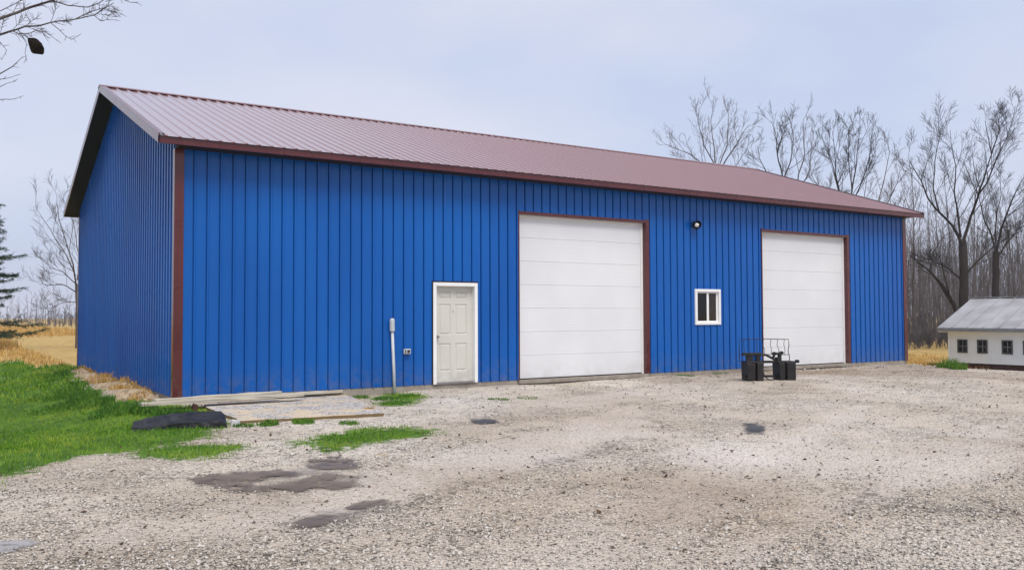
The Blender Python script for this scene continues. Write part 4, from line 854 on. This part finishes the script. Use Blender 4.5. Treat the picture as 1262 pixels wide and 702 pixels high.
# conifer at the left edge
def conifer():
    D = 42; b = at(-24, 398, D); g = float(h(b[0], b[1])); top = at(-24, 208, D)[2]; T_ = Tree(41); r = T_.r; Hh = top-g
    T_.trunk.tube([(b[0], b[1], g-.2), (b[0], b[1], g+Hh*.5), (b[0], b[1], top)], [.16, .10, .02], 8)
    V = []; F = []; k = 0; z = .35
    while z < Hh-.1:
        z += r.uniform(.08, .5); t = min(z/Hh, .98); Rm = 2.7*(1-t)**.7*r.uniform(.7, 1.12)+.12
        for j in range(r.integers(5, 9)):
            an = r.uniform(0, 6.283); ln = Rm*r.uniform(.5, 1.1); dr = r.uniform(.1, .75); cu = r.uniform(.3, .9)
            d = np.array([math.cos(an), math.sin(an), 0]); pts = []
            for q in range(7):
                s_ = q/6; pts.append(np.array([b[0], b[1], g+z])+d*ln*s_+np.array([0, 0, -dr*.45*ln*s_+cu*.35*ln*s_*s_])+r.normal(0, .02, 3))
            T_.trunk.tube(pts, [.022*(1-s_/7)+.004 for s_ in range(7)], 4, cap=False)
            nb = int(36*ln)+8
            for q in range(nb):
                s_ = r.uniform(.22, 1); x = s_*6; i = min(int(x), 5); p = pts[i]+(pts[i+1]-pts[i])*(x-i)
                sd = np.cross(d, [0, 0, 1])*r.choice([-1, 1])
                tip = p+(d*r.uniform(.3, 1)+sd*r.uniform(.2, .9)*(1.15-s_)+np.array([0, 0, r.normal(-.1, .25)]))*r.uniform(.16, .34)
                for _ in range(7):
                    f = r.uniform(0, 1); c = p+(tip-p)*f; v = nrm(tip-p)*.5+r.normal(0, .45, 3); v = nrm(v)*r.uniform(.07, .14); w_ = nrm(np.cross(v, r.normal(0, 1, 3)))*.010
                    V += [c-w_, c+w_, c+v]; F.append((k, k+1, k+2)); k += 3
    t = T_.done('conifer', (b[0], b[1], g), 'dark green conifer at the left edge of the field', 'tree')
    fast_mesh('crown', np.array(V)-np.array([b[0], b[1], g]), F, M['needle'], t)
conifer()
# far wood: one mass
def wood(name, items, label, m, seed):
    T_ = Tree(seed); r = T_.r
    for (x, y, hgt, rad) in items:
        g = float(h(x, y)); p = np.array([x, y, g-.3]); lean = r.normal(0, .04, 2); pts = [p]
        for i in range(5): lean = lean+r.normal(0, .035, 2); pts.append(pts[-1]+np.array([lean[0], lean[1], 1])*hgt/5)
        T_.limb(pts, rad, rad*.25, T_.crown, 5)
        T_.kids(pts, rad*.6, rad*.3, hgt*.5, 0, 2, .10, .6, 9, .011, .08, lo=.12)
    o = T_.crown.build(name, m); tag(o, label, 'wood', kind='stuff')
r_ = np.random.default_rng(77); it = []
for i in range(520):
    D = 56+r_.uniform(0, 1)**.8*85; u = r_.uniform(1000, 1420); p = at(u, 380, D); it.append((p[0], p[1], r_.uniform(7.5, 12.5)*(.75+D/300), r_.uniform(.028, .085)))
for i in range(420):
    D = 56+r_.uniform(0, 1)**2*24; u = r_.uniform(1060, 1400); p = at(u, 380, D); it.append((p[0], p[1], r_.uniform(.7, 2.8), r_.uniform(.010, .022)))
for i in range(220):
    D = 100+r_.uniform(0, 1)*50; u = r_.uniform(1020, 1420); p = at(u, 380, D); it.append((p[0], p[1], r_.uniform(5, 10), r_.uniform(.03, .09)))
wood('far_wood', it, 'grey brown leafless wood beyond the field behind the white shed', M['bark3'], 5)
it = []
for i in range(200):
    D = 130+r_.uniform(0, 1)*80; u = r_.uniform(-260, 130); p = at(u, 390, D); it.append((p[0], p[1], r_.uniform(1.6, 6.2), r_.uniform(.02, .05)))
for i in range(160):
    D = 110+r_.uniform(0, 1)*90; u = r_.uniform(-260, 130); p = at(u, 390, D); it.append((p[0], p[1], r_.uniform(.9, 2.6), r_.uniform(.012, .03)))
wood('far_hedgerow', it, 'pale misty line of bare trees on the left horizon', M['bark3'], 6)

# overhanging branches at the top left: a tree standing just outside the frame
def near_tree():
    T_ = Tree(51); r = T_.r; D = 7.2
    base = at(-330, 389, D+.4); g = float(h(base[0], base[1])); tb = np.array([base[0], base[1], g])
    crot = at(-330, 120, D+.4)
    T_.trunk.tube(dens([tb-[0, 0, .3], tb+[0.02, 0, 1.0], crot, at(-320, -60, D+.3), at(-290, -260, D)], r), list(np.linspace(.17, .08, 13)), 12, cap=False)
    def lim(w, pts, sub=8, lev=2, ks=.32, d0=0):
        P = dens(px_line(pts, D+d0, .05, r), r, .02, 3); r0, r1 = w[0]*.8*D/FPX/2, w[1]*.8*D/FPX/2; T_.limb(P, r0, r1, T_.crown, 8)
        ln = sum(np.linalg.norm(b-a) for a, b in zip(P, P[1:])); T_.kids(P, max(r0*.4, .004), max(r1*.8, .002), ln*ks*.85, 0, lev, .02, .75, sub, .0023, .13, lo=.15); return P
    lim((18, 5), [(-325, 60), (-220, 48), (-120, 36), (-40, 28), (0, 23)], 4, 2, .2)
    lim((5, 2), [(0, 23), (14, 18), (38, 9), (66, 0), (95, -12), (130, -26)], 9, 2, .4)
    lim((2.2, .9), [(64, 1), (84, 7), (108, 9), (122, 4), (132, -3), (150, -14)], 7, 1, .3)
    lim((4, 1.0), [(-120, 70), (-60, 58), (0, 43), (15, 38), (30, 33), (48, 32), (62, 28), (92, 24), (116, 19), (128, 11), (140, 4)], 14, 2, .22)
    lim((12, 4), [(-325, 110), (-220, 90), (-120, 70)], 2, 1, .2)
    lim((1.6, .7), [(0, 14), (20, 4), (40, -8)], 6, 1, .4)
    lim((1.6, .6), [(14, 38), (24, 42), (38, 41), (48, 35), (62, 44), (76, 54)], 6, 1, .25)
    lim((1.4, .6), [(62, 28), (72, 36), (80, 44), (88, 49), (100, 42)], 4, 1, .25)
    lim((1.5, .6), [(92, 24), (108, 16), (126, 10), (140, 14), (152, 18)], 5, 1, .25)
    lim((1.3, .5), [(116, 19), (124, 26), (134, 24), (148, 26)], 4, 1, .2)
    lim((1.3, .5), [(130, 2), (148, -2), (160, 3), (170, 4)], 4, 1, .25)
    lim((8, 2), [(-325, 180), (-200, 150), (-90, 122), (-30, 104), (0, 91)], 4, 1, .2)
    lim((1.8, .6), [(0, 91), (14, 83), (22, 76), (28, 70)], 3, 1, .3)
    lim((1.5, .5), [(-30, 104), (0, 98), (12, 96), (20, 93)], 3, 1, .3)
    lim((1.6, .5), [(-60, 112), (-20, 110), (0, 107), (8, 103), (20, 100)], 2, 1, .3)
    lim((2.0, .5), [(-90, 122), (-40, 125), (0, 123), (18, 122), (29, 118)], 2, 1, .25)
    lim((1.3, .5), [(-20, 50), (0, 52), (8, 62), (2, 74)], 4, 1, .35)
    lim((1.2, .5), [(22, 36), (28, 46), (33, 54), (31, 66), (33, 76)], 2, 1, .25)
    T_.done('bare_tree', tuple(tb), 'bare tree whose twiggy branches hang into the upper left corner', 'tree', None, 'bark', 'twig')
    # withered leaf clump hanging from the twig
    c = at(44, 57, D); k = D/FPX; mb = MB(); N, Mx = 14, 9
    ax = nrm(CR*9-CU*9.5); bx = nrm(CR*7+CU*6.5); cx = np.cross(ax, bx)
    for i in range(Mx+1):
        t = i/Mx; sx = -13+26*t; prof = 8.3*math.sin(math.pi*min(max(t, .02), .98))**.6*(.75+.35*t)
        for j in range(N):
            an = 2*math.pi*j/N; rr = prof*(1+.16*math.sin(3*an+i*.9)+r.normal(0, .05)); mb.v.append(tuple(c+k*(ax*sx+bx*rr*math.cos(an)+cx*rr*.55*math.sin(an))))
    for i in range(Mx):
        for j in range(N): mb.f.append((i*N+j, i*N+(j+1) % N, (i+1)*N+(j+1) % N, (i+1)*N+j))
    mb.f.append(tuple(range(N))[::-1]); mb.f.append(tuple(Mx*N+j for j in range(N)))
    mb.tube([at(36, 49, D), at(31, 44, D), at(26, 40, D)], .003, 5)
    o = mb.build('leaf_clump', M['clump'], loc=tuple(c)); tag(o, 'dark withered leaf clump hanging from a bare twig against the sky', 'leaf clump')
near_tree()

# ------------------------------------------------------------------ haze
def haze():
    mb = MB(); mb.box(-260, 300, -60, 330, -6, 24); m = bpy.data.materials.new('mist'); m.use_nodes = True; t = m.node_tree; t.nodes.remove(t.nodes['Principled BSDF'])
    v = t.nodes.new('ShaderNodeVolumePrincipled'); v.inputs['Color'].default_value = (.9, .92, .97, 1); v.inputs['Density'].default_value = .0006; v.inputs['Anisotropy'].default_value = .2
    t.links.new(v.outputs[0], t.nodes['Material Output'].inputs['Volume'])
    o = mb.build('haze', m); tag(o, 'pale mist over the far trees', 'haze', kind='stuff')
HAZE = True
if HAZE: haze()
